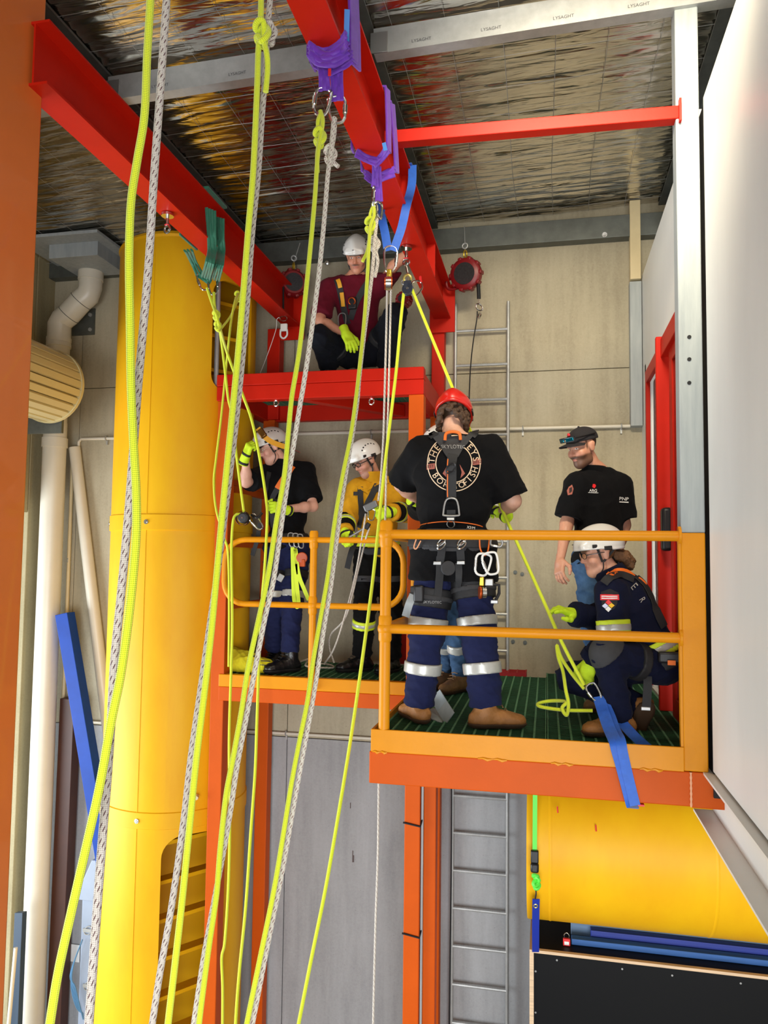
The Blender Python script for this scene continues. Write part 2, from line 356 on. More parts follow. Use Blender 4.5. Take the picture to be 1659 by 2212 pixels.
# duct box and stud on the back wall beside the partition
struct(MB().span((.69, W-.1, 5.28), (.785, W, 6.51)).build('trim_9', M_GREYPOST, smooth=False, bevel=.003))
struct(MB().span((.692, W-.13, 6.52), (.778, W-.05, 7.2)).build('trim_10', M_BEIGE, smooth=False, bevel=.003))
# sliding door: outer frame, fixed light, leaf
d1 = struct(MB().span((XP-.02, 6.27, FLOOR), (XP+.012, 6.33, 5.66)).span((XP-.02, 4.35, 5.56), (XP+.012, 6.27, 5.66)).span((XP-.02, 4.35, FLOOR), (XP+.08, 4.43, 5.56)).build('door_1', M_RED, smooth=False, bevel=.004))
MB().span((XP-.088, 5.20, FLOOR), (XP+.01, 5.245, 5.62)).build('door_stile', M_RED, d1, smooth=False, bevel=.006)
MB().span((XP-.03, 4.45, FLOOR), (XP+.0, 4.53, 5.5)).span((XP-.03, 4.95, FLOOR), (XP+.0, 5.06, 5.5)).span((XP-.03, 4.53, 5.4), (XP, 4.95, 5.5)).span((XP-.03, 4.53, FLOOR), (XP, 4.95, FLOOR+.12)).build('door_leaf', M_RED, d1, smooth=False, bevel=.004)
MB().span((XP-.06, 4.35, 5.48), (XP+.03, 5.20, 5.60)).build('head_track', M_RED, d1, smooth=False, bevel=.004)
MB().span((XP+.03, 5.25, FLOOR+.02), (XP+.036, 6.24, 5.56)).build('glass_pane', M_GLASS, d1, smooth=False)
MB().span((XP-.018, 4.53, FLOOR+.12), (XP-.012, 4.95, 5.4)).build('glass_pane', M_GLASS, d1, smooth=False)
lk = MB().span((XP-.075, 5.09, 4.215), (XP-.01, 5.195, 4.49)).build('door_lock', M_BLACK, d1, bevel=.02)
# the room beyond the glass
struct(MB().span((2.6, 3.6, 3.0), (2.7, W, 7.3)).build('wall_beyond', M_WHITE, smooth=False))
struct(MB().span((XP+.1, 3.6, 3.0), (2.7, W, FLOOR-.06)).build('floor_beyond', mat('vinyl_floor', '6d6a62', .6), smooth=False))
# steel column at the end of the railing, grey above, yellow below
cp = thing('steel_column', 'grey steel column with yellow lower half at the railing end', 'column', (.72, 4.125, 3.12))
MB().span((.66, 4.07, 4.29), (.775, 4.18, 7.2)).build('upper_shaft', M_GREYPOST, cp, smooth=False, bevel=.006)
MB().span((.66, 4.07, 3.115), (.775, 4.18, 4.289)).build('lower_shaft', M_YELLOW, cp, smooth=False, bevel=.006)
for v in (728, 776, 827): MB().disc(P(1489, v, Y=4.069), (0, 1, 0), .010, .004, 12).build('bolt_hole', M_RUBBER, cp)
# conduits along the back wall
def conduit(name, label, pts, r, clips, mt=M_PVC):
    t = thing(name, label, 'conduit', pts[0]); MB().tube(pts, r, 10).build('pipe', mt, t)
    for c in clips: MB().ring(c, (1, 0, 0), r+.006, .006, 10, 5).box(Vector(c)+Vector((0, .02, -.035)), (.014, .02, .05)).build('clip', M_STEEL, t)
zc = 5.29
conduit('wall_conduit', 'white conduit crossing the back wall at head height', [(-4.5, W-.03, 5.16), (-4.5, W-.03, zc-.03), (-4.47, W-.03, zc), (.69, W-.03, zc)], .016, [(x, W-.03, zc) for x in (-4.2, -1.55, -.2, .62)])
conduit('wall_conduit', 'white conduit on the back wall below the platforms', [(-4.4, W-.03, 2.56), (-1.0, W-.03, 2.57)], .013, [(-2.3, W-.03, 2.57)])
conduit('wall_conduit', 'thin cream conduit running upright beside the white downpipe', [(-4.56, W-.03, G0), (-4.56, W-.03, 5.15)], .018, [(-4.56, W-.03, 4.1)], M_BEIGE)
# small old fixings left in the concrete
for (u, v) in ((1113, 1236), (1128, 1240), (1108, 1386), (1134, 1388)):
    tag(MB().disc(P(u, v, Y=W-.004), (0, 1, 0), .017, .008, 14).disc(P(u, v, Y=W-.012), (0, 1, 0), .008, .016, 6).build('anchor_stud', M_GALV_DARK, wb))
for (u, v, l) in ((757, 1740, .05), (764, 1855, .06), (762, 1850, .10), (905, 1560, .05)):
    p = P(u, v, Y=W-.0015); MB().box(p, (.006, .002, l)).build('paint_mark', M_BROWN, wb)
# ================================================================ left corner
dp = thing('downpipe', 'fat white downpipe bending out of the corner gutter box', 'pipe', (-4.63, 6.5, G0))
MB().cyl((-4.63, 6.5, G0), (-4.63, 6.5, 5.42), .108, 24).build('lower_pipe', M_PVC, dp)
MB().cyl((-4.63, 6.5, 5.36), (-4.63, 6.5, 6.22), .105, 24).build('upper_pipe', M_PVC, dp)
MB().lathe([(.108, 0), (.118, 0), (.118, .09), (.108, .09)], (-4.63, 6.5, 5.18), n=24).build('collar', M_PVC, dp)
MB().lathe([(.105, 0), (.116, 0), (.116, .035), (.112, .045), (.116, .055), (.116, .09), (.105, .09)], (-4.63, 6.5, 6.16), n=24).build('collar', M_PVC, dp)
e0, e1, e2, e3 = Vector((-4.63, 6.5, 6.22)), Vector((-4.63, 6.5, 6.38)), Vector((-4.31, 6.5, 6.70)), Vector((-4.31, 6.5, 6.9))
MB().tube([e0, e1, e1.lerp(e2, .12)+Vector((-.008, 0, .012)), e1.lerp(e2, .3), e1.lerp(e2, .7), e1.lerp(e2, .9)+Vector((.008, 0, -.012)), e2+Vector((0, 0, .03)), e3], .110, 24).build('offset_bend', M_PVC, dp)
for p in (e1.lerp(e2, .3), e1.lerp(e2, .7)): MB().ring(p, e2-e1, .111, .003, 24, 5).build('joint_ring', M_GALV_DARK, dp)
MB().lathe([(.108, 0), (.118, 0), (.118, .08), (.108, .08)], (-4.31, 6.5, 6.80), n=24).build('collar', M_PVC, dp)
gb = thing('gutter_box', 'grey sheet metal rain head above the downpipe', 'rain head', (-4.2, 6.3, 6.9))
MB().span((-4.5, 6.12, 6.88), (-4.0, W-.12, 7.02)).build('box', M_GREYPOST, gb, smooth=False, bevel=.004)
MB().span((-4.75, 5.95, 7.01), (-3.9, W-.12, 7.04)).build('rim', M_GREYPOST, gb, smooth=False, bevel=.004)
bp_ = thing('base_plate', 'grey square steel plate bolted to the dark upper wall', 'plate', P(185, 695, Y=W))
MB().span(P(155, 725, Y=W-.015), P(207, 667, Y=W)).build('plate', M_GALV_DARK, bp_, smooth=False)
for v in (680, 712): MB().disc(P(195, v, Y=W-.02), (0, 1, 0), .02, .02, 6).build('bolt', M_STEEL, bp_)
# roller door curtain rolled on its drum
rd = thing('roller_door', 'cream ribbed roller door rolled up on its drum', 'roller door', (-4.2, 5.0, 5.6))
rc = Vector((-4.2, 0, 5.60)); RR = .30
MB().cyl(rc+Vector((0, 2.6, 0)), rc+Vector((0, 5.79, 0)), RR-.02, 40).build('core', mat('roller_gap', '8d7c50', .6), rd)
slat = MB(); hw = .033
slat.prism([(-hw, -.012), (hw, -.012), (hw*.82, .010), (-hw*.82, .010)], (0, 0, 0), (0, 3.19, 0))
sm = None
for k in range(26):
    a = 2*math.pi*k/26
    if sm is None: o = slat.build('rib', M_ROLLER, rd, smooth=False, loc=(0, 0, 0)); sm = o.data
    else: o = bpy.data.objects.new('rib', sm); link(o, rd)
    o.location = rc + Vector((math.cos(a)*RR, 2.6, math.sin(a)*RR)); o.rotation_euler = (0, math.pi/2-a, 0)
MB().lathe([(RR-.05, -.01), (RR+.02, -.01), (RR+.02, .02), (RR-.05, .02)], rc+Vector((0, 5.80, 0)), (0, 1, 0), 40).build('end_rim', M_ROLLER, rd)
MB().disc(rc+Vector((0, 5.80, 0)), (0, 1, 0), RR-.03, .02, 40).build('end_plate', M_GALV_DARK, rd)
MB().span((-4.85, 5.84, 5.2), (-4.1, 5.87, 5.7)).build('bracket', M_GALV_DARK, rd, smooth=False)
# things leaning in the corner
def leaner(name, label, cat, a, b, wd, ht, m, rnd=False):
    t = thing(name, label, cat, b); mb = MB()
    if rnd: mb.tube([a, b], wd, 20)
    else: mb.bar(a, b, wd, ht, (0, 1, 0))
    mb.build('shaft', m, t, bevel=0 if rnd else .004, smooth=rnd); return t
leaner('pvc_pipe', 'cream plastic pipe leaning in the corner behind the yellow tank', 'pipe', (-4.52, 6.655, 5.2), (-3.52, 6.655, G0+.02), .055, 0, M_PVC, True)
lb = leaner('steel_beam', 'blue painted steel box beam leaning in the corner', 'beam', (-4.43, 6.47, 3.60), (-3.48, 6.47, G0+.06), .13, .12, M_BLUEPAINT)
leaner('steel_beam', 'brown steel beam standing upright beside the downpipe', 'beam', (-4.44, 6.63, 2.79), (-4.46, 6.63, G0+.01), .15, .12, M_BROWN)
leaner('timber_post', 'dark blue timber leaning low beside the downpipe foot', 'post', P(45, 1970, Y=6.1), P(30, 2330, Y=5.9), .08, .06, mat('slate_blue', '2c3f52', .6))
leaner('pvc_offcut', 'short thin white pipe offcut leaning at bottom left', 'pipe', P(34, 2047, Y=5.9), P(8, 2330, Y=5.8), .016, 0, M_PVC, True)
sb = thing('switchboard', 'blue grey electrical switchboard with sloped hood behind the tank', 'switchboard', (-4.0, 6.55, .2))
q = P(172, 1930, Y=6.5)
MB().span((q.x+.06, 6.45, G0+.1), (q.x+.5, W-.02, q.z)).build('cabinet', M_GREYBOX, sb, smooth=False, bevel=.01)
MB().prism([(0, 0), (.5, 0), (.5, .36), (.16, .36)], (q.x, 6.42, q.z-.02), (q.x, 6.70, q.z-.02)).build('hood', M_GREYBOX, sb, smooth=False, bevel=.006)
for v in (2010, 2130):
    c = P(190, v, Y=6.44); MB().ring(c, (0, 1, 0), .045, .005, 12, 5, sc=(1, .7)).box(c, (.1, .01, .03)).build('latch', M_STEEL, sb)
cb = thing('cable_bundle', 'looped blue cables hanging beside the switchboard', 'cable', P(160, 2100, Y=6.4))
for k in range(5):
    MB().tube(spline([P(178, 2030, Y=6.42), P(160-2*k, 2080+6*k, Y=6.40), P(154+2*k, 2130, Y=6.4), P(165+k, 2175-4*k, Y=6.4), P(180, 2190+3*k, Y=6.42)]), .006, 6).build('cable', mat('cable_blue', '4f7ea6', .5), cb)
tag(MB().span(P(147, 2075, Y=6.71), P(172, 2042, Y=6.70)).build('outlet_plate', M_WHITETAG, smooth=False, bevel=.003), 'white wall outlet plate beside the switchboard cables', 'outlet')
# ================================================================ yellow tanks
tk = thing('yellow_tank', 'tall upright yellow cylindrical tank behind the ropes', 'tank', (-3.07, 6.1, G0))
TC = Vector((-3.07, 6.1, 0)); TR = .585
_e1 = Vector((0, 0, 1)).orthogonal().normalized(); _e2 = Vector((0, 0, 1)).cross(_e1)
def tang(dx, dy):   # lathe angle for a direction
    d = Vector((dx, dy, 0)).normalized(); return math.atan2(d.dot(_e2), d.dot(_e1))
def bool_cut(o, cut):
    m = o.modifiers.new('cut', 'BOOLEAN'); m.operation = 'DIFFERENCE'; m.object = cut; m.solver = 'EXACT'
    dg = bpy.context.evaluated_depsgraph_get(); me = bpy.data.meshes.new_from_object(o.evaluated_get(dg)); o.modifiers.clear(); o.data = me; me.polygons.foreach_set('use_smooth', [True]*len(me.polygons)); me.set_sharp_from_angle(angle=math.radians(35))
    bpy.data.objects.remove(cut)
OL = Vector((.67, -.74, 0)).normalized(); OU = Vector((.92, -.38, 0)).normalized()
tsh = MB().lathe([(TR, G0), (TR, 6.75), (TR-.025, 6.75), (TR-.025, G0), (TR, G0)], TC, n=96).build('shell', M_TANK, tk)
def manway(dv, z0, z1, hw_, r):
    sdv = Vector((-dv.y, dv.x, 0)); pr = []
    for cx, cz, a in ((hw_-r, z1-r, 0), (-hw_+r, z1-r, 90), (-hw_+r, z0+r, 180), (hw_-r, z0+r, 270)):
        for k in range(9):
            t_ = math.radians(a+90*k/8); pr.append((cx+r*math.cos(t_), cz+r*math.sin(t_)))
    m = MB(); a = TC+dv*.2; b = TC+dv*1.0; n = len(pr)
    m.add([a+sdv*x+Vector((0, 0, z)) for x, z in pr]+[b+sdv*x+Vector((0, 0, z)) for x, z in pr], [(i, (i+1) % n, n+(i+1) % n, n+i) for i in range(n)]+[tuple(range(n))[::-1], tuple(range(n, 2*n))])
    o = m.build('cutter', None); bpy.context.view_layer.update(); return o
bool_cut(tsh, manway(OL, -.45, 2.0, .24, .17)); bool_cut(tsh, manway(OU, 5.5, 6.42, .22, .12))
MB().lathe([(0, 6.80), (TR-.1, 6.80), (TR, 6.765), (TR+.012, 6.74), (TR, 6.72)], TC, n=64).build('lid', M_TANK, tk)
for zb in (4.414, 2.113):
    bd = MB().lathe([(TR, zb-.065), (TR+.010, zb-.06), (TR+.010, zb+.06), (TR, zb+.065)], TC, n=80).build('joint_band', M_TANK, tk)
    for dx, dy in ((-.02, -1), (.8, -.6), (-.9, -.4)):
        d = Vector((dx, dy, 0)).normalized(); MB().disc(TC+d*(TR+.013)+Vector((0, 0, zb)), d, .019, .008, 16).disc(TC+d*(TR+.018)+Vector((0, 0, zb)), d, .009, .01, 8).build('bolt', M_CHROME, bd)
d = Vector((-.03, -1, 0)).normalized(); MB().bar(TC+d*(TR+.0)+Vector((0, 0, .05)), TC+d*TR+Vector((0, 0, 6.7)), .006, .006, (0, 1, 0)).build('seam', M_TANK, tk)
p = P(425, 1722, Y=5.62); MB().disc(p, (.3, -1, 0), .016, .05, 6).build('bolt', M_BEIGE, tk)
ax = Vector((.8, -.6, 0)).normalized(); sd = Vector((ax.y, -ax.x, 0))
for zz in np.arange(-.25, 6.6, .3):   # internal steps seen through the manways
    MB().box(TC + ax*.20 + Vector((0, 0, zz)), (.10, .8, .03), Matrix.Rotation(math.atan2(ax.y, ax.x), 3, 'Z')).build('inner_step', M_TANK, tk, smooth=False)
MB().cyl(TC+ax*.52+Vector((0, 0, 5.4)), TC+ax*.52+Vector((0, 0, 6.5)), .02, 10).build('grab_bar', M_STEEL, tk)

hc = thing('yellow_pipe_section', 'large yellow pipe section lying beneath the right platform', 'pipe', (1.2, 5.26, 1.85))
HR = .5; HC = Vector((0, 5.26, 2.355))
MB().lathe([(HR, -.12), (HR+.004, -.10), (HR, -.08), (HR, 2.9), (HR-.03, 2.9), (HR-.03, -.12), (HR, -.12)], HC, (1, 0, 0), 72).build('shell', M_TANK, hc)
for x in (.02, .95): MB().lathe([(HR, x-.01), (HR+.003, x), (HR, x+.01)], HC, (1, 0, 0), 64).build('weld_ring', M_TANK, hc)
for (u, v, l) in ((1204, 1742, .05), (1287, 1782, .07)):
    MB().tube([P(u, v, Y=4.80), P(u+1, v+14, Y=4.785)], .004, 6).build('paint_mark', M_REDTAG, hc)
# black plywood box with blue timbers and padlock
bx = thing('plywood_crate', 'black plywood crate with pale ply edges beneath the yellow pipe', 'crate', (1.2, 5.5, G0))
MB().span((-.08, 4.975, G0), (2.9, 4.995, 1.735)).build('front_sheet', M_FORMPLY, bx, smooth=False)
MB().span((-.08, 4.968, 1.735), (2.9, 4.995, 1.752)).build('ply_edge', M_PLY, bx, smooth=False)
MB().span((-.106, 4.968, G0), (-.0805, 6.2, 1.752)).build('ply_edge', M_PLY, bx, smooth=False)
MB().span((-.08, 4.996, 1.72), (2.9, 6.2, 1.745)).build('top_sheet', M_FORMPLY, bx, smooth=False)
MB().span((-.08, 5.0, G0), (2.9, 6.2, 1.71)).build('core', M_FORMPLY, bx, smooth=False)
for u, v in ((1157, 2098), (1203, 2074), (1344, 2093), (1452, 2107), (1600, 2124), (1157, 2187)):
    MB().disc(P(u, v, Y=4.973), (0, 1, 0), .006, .004, 10).build('screw', M_CHROME, bx)
def timber(name, label, y0, y1, z0, z1, x0, m):
    tag(MB().span((x0, y0, z0), (2.85, y1, z1)).build(name, m, smooth=False, bevel=.004), label, 'timber')
M_BT = mat('worn_blue_timber', '2c5c9c', .6, var=.25, vscale=9, stretch=(.3, 3, 3)); M_BT2 = mat('deep_blue_timber', '142c86', .5, var=.15, vscale=9, stretch=(.3, 3, 3)); M_BT3 = mat('grey_blue_timber', '5c7590', .65, var=.2, vscale=9, stretch=(.3, 3, 3))
timber('blue_timber', 'faded blue timber lying frontmost on the black crate', 5.10, 5.16, 1.746, 1.782, .15, M_BT)
timber('blue_timber', 'deep royal blue timber lying second on the black crate', 5.17, 5.225, 1.746, 1.815, .27, M_BT2)
timber('blue_timber', 'grey blue timber lying hindmost against the yellow pipe', 5.235, 5.30, 1.746, 1.845, .15, M_BT3)
pl = thing('padlock', 'small red padlock left on the black crate top', 'padlock', P(1224, 2042, Z=1.746))
p = Vector(pl.location) + Vector((0, 0, .0))
MB().span(p+Vector((-.022, -.012, 0)), p+Vector((.022, .012, .042))).build('body', M_REDTAG, pl, smooth=False, bevel=.004)
MB().tube(spline([p+Vector((-.014, 0, .04)), p+Vector((-.014, 0, .062)), p+Vector((0, 0, .075)), p+Vector((.014, 0, .062)), p+Vector((.014, 0, .04))], 4), .0035, 8).build('shackle', M_CHROME, pl)
MB().span(p+Vector((-.014, -.0135, .008)), p+Vector((.014, -.0115, .028))).build('label', M_WHITETAG, pl, smooth=False)
# ================================================================ steelwork
fp = thing('steel_post', 'thick orange steel post standing nearest on the left', 'post', (-2.4, 2.85, G0))
MB().span((-2.52, 2.68, G0), (-2.27, 3.0, 7.1)).build('shaft', M_ORANGE2, fp, smooth=False, bevel=.012)
ZB = 6.237
def runway(name, label, xc, y0, y1):
    t = thing(name, label, 'beam', (xc, y1, ZB)); ibeam(MB(), (xc, y0, ZB), (xc, y1, ZB), .145, .30, .012, .009).build('beam', M_RED, t, smooth=False)
    return t
rb1 = runway('runway_beam', 'red steel beam overhead carrying the purple slings', -.885, -1.5, 6.50)
rb2 = runway('runway_beam', 'red steel beam overhead on the left carrying the green sling', -2.25, 2.9, 6.50)
for t, xc in ((rb1, -.885), (rb2, -2.25)):
    MB().span((xc-.11, 6.50, ZB-.12), (xc+.11, 6.512, ZB+.30)).build('end_plate', M_RED, t, smooth=False, bevel=.002)
for y in (4.55, 5.6): MB().span((-.95, y, ZB+.012), (-.82, y+.012, ZB+.288)).build('stiffener', M_RED, rb1, smooth=False)
st = thing('tie_strut', 'red square tube strut running from the beam to the grey column', 'strut', (0, 3.9, ZB+.1))
a = P(832, 303, Y=3.96); b = P(1466, 249, Y=4.1); MB().bar(a, b, .07, .07).build('tube', M_RED, st, smooth=False, bevel=.004)
MB().box(b, (.012, .12, .12)).build('end_plate', M_RED, st, smooth=False)
# rescue tower: posts, red top deck, yellow and orange lower deck
tw = thing('rescue_tower', 'orange and red steel tower frame with two decks', 'tower', (-1.74, 6.1, G0))
PZ = 5.39
def post(x0, x1, y0, y1, z0, z1, m): return MB().span((x0, y0, z0), (x1, y1, z1)).build('post', m, tw, smooth=False, bevel=.006)
post(-2.57, -2.46, 5.65, 5.76, G0, PZ, M_ORANGE); post(-1.02, -.905, 5.65, 5.76, G0, PZ, M_ORANGE)
post(-2.53, -2.42, 6.55, 6.66, G0, 5.4, M_ORANGE); post(-.99, -.88, 6.55, 6.66, G0, 5.4, M_ORANGE)
post(-2.50, -2.38, 6.53, 6.65, 5.4, 6.24, M_RED); post(-.98, -.87, 6.53, 6.65, 5.4, 6.24, M_RED)
def beam(a, b, m, name='beam'): return MB().span(a, b).build(name, m, tw, smooth=False, bevel=.005)
beam((-2.58, 5.645, PZ), (-.905, 5.74, 5.505), M_RED); beam((-2.58, 5.64, 5.507), (-.905, 5.73, 5.60), M_RED)
beam((-2.58, 6.58, PZ), (-.87, 6.66, 5.56), M_RED); beam((-1.0, 5.74, PZ), (-.905, 6.58, 5.56), M_RED); beam((-2.58, 5.74, PZ), (-2.48, 6.58, 5.56), M_RED)
MB().bar((-1.95, 5.74, 5.45), (-1.25, 6.58, 5.45), .09, .1).build('brace', M_RED, tw, smooth=False, bevel=.004)
MB().bar((-2.5, 5.72, 4.7), (-2.5, 6.6, 4.7), .05, .05).build('rail', M_ORANGE, tw, smooth=False)
for zz in (3.75, 4.25, 4.75):
    MB().bar((-2.5, 5.75, zz), (-2.5, 6.58, zz), .045, .045).build('side_rail', M_ORANGE, tw, smooth=False)
beam((-2.50, 5.64, 3.14), (-1.02, 5.70, 3.235), M_YELLOW, 'toe_board'); beam((-2.50, 5.645, 3.03), (-1.02, 5.74, 3.139), M_ORANGE)
beam((-2.50, 6.58, 3.03), (-1.0, 6.66, 3.16), M_ORANGE); beam((-2.52, 5.74, 3.03), (-2.44, 6.58, 3.16), M_ORANGE); beam((-1.06, 5.74, 3.03), (-.98, 6.58, 3.16), M_ORANGE)
def grating(name, x0, x1, y0, y1, ztop, m, parent, px=.062, py=.026, h=.035):
    g = MB(); nx = max(1, int((x1-x0)/px)); ny = max(1, int((y1-y0)/py)); q = MB()
    for i in range(nx+1):
        x = x0 + (x1-x0)*i/nx; q.span((x-.0055, y0, ztop-h), (x+.0055, y1, ztop))
    for j in range(ny+1):
        y = y0 + (y1-y0)*j/ny; g.span((x0, y-.003, ztop-h), (x1, y+.003, ztop-.004))
    o = tag(g.build(name, m, parent, smooth=False), kind='stuff')
    tag(q.build('bearing_bars', M_GREENGR_LIT if m is M_GREENGR else m, o, smooth=False), kind='stuff'); return o
grating('grating', -2.46, -1.02, 5.70, 6.62, FLOOR+.03, M_GREENGR, tw); grating('grating', -2.5, -.95, 5.73, 6.6, 5.565, M_GREENGR, tw)
MB().span((-1.35, 6.6, 3.24), (-1.12, 6.64, 3.5)).build('kick_plate', M_RED, tw, smooth=False)
def eyebolt(name, label, p, drop, washer=True, up=.0):
    t = thing(name, label, 'eye bolt', p, 'eye bolts under the red steel'); p = Vector(p)
    if washer: MB().disc(p-Vector((0, 0, .008)), (0, 0, 1), .038, .016, 20).build('washer', M_CHROME, t)
    MB().cyl(p+Vector((0, 0, up)), p-Vector((0, 0, drop)), .010, 10).build('shank', M_CHROME, t)
    MB().ring(p-Vector((0, 0, drop+.022)), (.3, 1, 0), .022, .007, 18, 8).build('eye', M_CHROME, t)
    MB().ring(p-Vector((0, 0, drop-.004)), (0, 0, 1), .012, .005, 10, 5).build('seal', M_REDTAG, t); return p-Vector((0, 0, drop+.044))
eyebolt('eye_bolt', 'eye bolt with round washer under the left red beam', P(362, 462, Z=ZB-.004), .075, up=.12)
EB = eyebolt('eye_bolt', 'eye bolt with round washer holding the pulley', P(878, 533, Z=ZB-.004), .085)
eyebolt('eye_bolt', 'left small eye bolt under the red top deck', P(597, 862, Y=5.69), .012, False)
eyebolt('eye_bolt', 'right small eye bolt under the red top deck', P(803, 858, Y=5.69), .012, False)
# second column beside the tower leg with pale trunking and black cable ties
sc = thing('deck_column', 'orange steel column behind the tower leg under the right platform', 'column', (-.85, 5.75, G0))
MB().span((-.885, 5.70, G0), (-.795, 5.80, 2.95)).build('shaft', M_ORANGE, sc, smooth=False, bevel=.006)
tr = thing('cable_trunking', 'pale strip between the two orange legs held by black ties', 'trunking', (-.915, 5.72, G0))
MB().span((-.90, 5.68, G0), (-.885, 5.72, 2.95)).build('strip', M_GREYPOST, tr, smooth=False)
for v in (1778, 2018):
    z0 = P(883, v, Y=5.64).z; MB().tube([(-1.028, 5.642, z0), (-.90, 5.642, z0-.02), (-.892, 5.70, z0+.03)], .007, 6).build('cable_tie', M_RUBBER, tr)
# right platform
rp = thing('platform', 'right platform with green grating, yellow toe board and orange beam', 'platform', (-.1, 5.3, 2.95))
MB().span((-.93, 4.07, 2.945), (.69, 4.17, 3.113)).build('edge_beam', M_ORANGE, rp, smooth=False, bevel=.006)
MB().span((.694, 4.07, 2.94), (.86, 4.17, 3.113)).build('edge_beam', M_ORANGE, rp, smooth=False, bevel=.006)
MB().tube([(.692, 4.068, z) for z in np.linspace(2.945, 3.112, 14)], [.004+.0025*(k % 2) for k in range(14)], 6).build('weld_bead', mat('pale_weld', 'e3a378', .5), rp)
MB().span((-.92, 4.06, 3.114), (.66, 4.075, 3.232)).span((-.92, 4.075, 3.114), (-.905, 5.64, 3.232)).build('toe_board', M_YELLOW, rp, smooth=False, bevel=.003)
for x0, x1 in ((-.91, -.83), (-.35, -.2), (.02, .13), (.45, .56)):
    MB().tube([(x0+(x1-x0)*k/6, 4.058, 3.114+.004*math.sin(k*2.1)) for k in range(7)], [.003+.003*((k*7) % 3) for k in range(7)], 6).build('weld_bead', M_YELLOW, rp)
for y in (4.72, 5.5, 6.3): MB().span((-.9, y, 2.98), (.75, y+.08, 3.15)).build('joist', M_ORANGE, rp, smooth=False, bevel=.004)
MB().span((-.93, 4.17, 2.96), (-.85, 5.64, 3.113)).span((.6, 4.17, 2.96), (.69, W-.02, 3.113)).build('side_beam', M_ORANGE, rp, smooth=False, bevel=.005)
grating('grating', -.90, -.003, 4.08, 6.45, FLOOR, M_GREENGR, rp); grating('grating', .003, .76, 4.08, W-.02, FLOOR, M_GREENGR, rp)
grating('grating', -.90, -.42, 6.45, W-.02, FLOOR-.001, M_GREENGR, rp)
tag(grating('red_grating', -.46, -.17, 6.50, W-.02, FLOOR+.022, M_REDGR, rp, h=.05), 'red grating insert with a notch round the ladder')
# railings
def knuckle(m, c, r=.042): m.sphere(c, r, 18)
gr = thing('guard_rail', 'yellow tubular guard rail along the right platform front', 'railing', (-.1, 4.09, FLOOR))
GY = 4.09; zt, zm = 4.275, 3.765; rr = .0265
MB().cyl((-.855, GY, 3.12), (-.855, GY, zt), .030, 18).build('post', M_YELLOW, gr)
for z0 in (zt, zm):
    m = MB(); knuckle(m, (-.855, GY, z0)); m.lathe([(.028, -.075), (.036, -.06), (.036, .06), (.028, .075)], (-.855, GY, z0), n=18); m.build('ball_joint', M_YELLOW, gr)
    MB().cyl((-.855, GY, z0), (.66, GY, z0-.002), rr, 16).build('top_rail' if z0 == zt else 'mid_rail', M_YELLOW, gr)
    MB().disc((.655, GY, z0), (1, 0, 0), .045, .012).build('flange', M_YELLOW, gr)
MB().span((.648, 4.072, 3.2), (.66, 4.11, 4.32)).build('wall_plate', M_YELLOW, gr, smooth=False)
MB().tube(spline([(-.855, GY, zt), (-.855, 4.5, zt), (-.855, 4.9, zt), (-.855, 5.0, zt-.03), (-.855, 5.03, zt-.12), (-.855, 5.03, zt-.3), (-.855, 5.03, zm+.1), (-.855, 5.0, zm+.03), (-.855, 4.9, zm), (-.855, 4.5, zm), (-.855, GY, zm)], 5), rr, 12).build('return_rail', M_YELLOW, gr)
gl = thing('guard_rail', 'yellow guard rail with rounded ends on the left tower deck', 'railing', (-1.74, 5.62, 3.14))
LY = 5.615; x0, x1 = -2.46, -1.04; rc_ = .17
def rrect(x0, x1, z0, z1, y, r, k=6):
    pts = []
    for cx, cz, a in ((x1-r, z1-r, 0), (x0+r, z1-r, 90), (x0+r, z0+r, 180), (x1-r, z0+r, 270)):
        for j in range(k+1):
            t = math.radians(a+90*j/k); pts.append((cx+r*math.cos(t), y, cz+r*math.sin(t)))
    return pts
MB().tube(rrect(x0, x1, 3.785, 4.283, LY, rc_), .023, 14, closed=True, nrm=Vector((0, 1, 0))).build('loop_rail', M_YELLOW, gl)
MB().cyl((-1.738, LY, 3.15), (-1.738, LY, 4.283), .027, 16).build('post', M_YELLOW, gl)
for z0 in (4.283, 3.785):
    m = MB(); knuckle(m, (-1.738, LY, z0), .040); m.lathe([(.027, -.07), (.034, -.055), (.034, .055), (.027, .07)], (-1.738, LY, z0), n=16); m.build('ball_joint', M_YELLOW, gl)
MB().cyl((-1.38, LY, 3.785), (-1.2, LY, 3.785), .0265, 14).build('sleeve', M_YELLOW, gl)
# wall ladder of ribbed bar
ld = thing('wall_ladder', 'thin steel bar ladder fixed up the back wall', 'ladder', (-.56, 6.6, G0))
lx0, lx1, lyy = -.785, -.325, W-.07
for x in (lx0, lx1): MB().cyl((x, lyy, G0), (x, lyy, 6.41), .014, 10).build('stile', M_STEEL, ld)
rm = MB(); n = 46
rm.tube([(lx0+(lx1-lx0)*k/n, 0, 0) for k in range(n+1)], [.0115+.0025*(k % 2) for k in range(n+1)], 8); rmesh = None
for k in range(23):
    z0 = 6.165 - k*.3095
    if z0 < G0+.1: break
    if rmesh is None: o = rm.build('rung', M_STEEL, ld, loc=(0, lyy, z0)); rmesh = o.data
    else: o = bpy.data.objects.new('rung', rmesh); o.location = (0, lyy, z0); link(o, ld)
tag(MB().tube(spline([(-.845, W-.03, 5.1), (-.80, lyy-.02, 4.9), (-.80, lyy-.02, 4.5), (-.81, lyy-.02, 2.9), (-.79, lyy-.02, 2.0), (-.805, lyy-.02, G0)], 8), .006, 6).build('cable', M_RUBBER), 'thin black cable tied along the left ladder stile', 'cable')

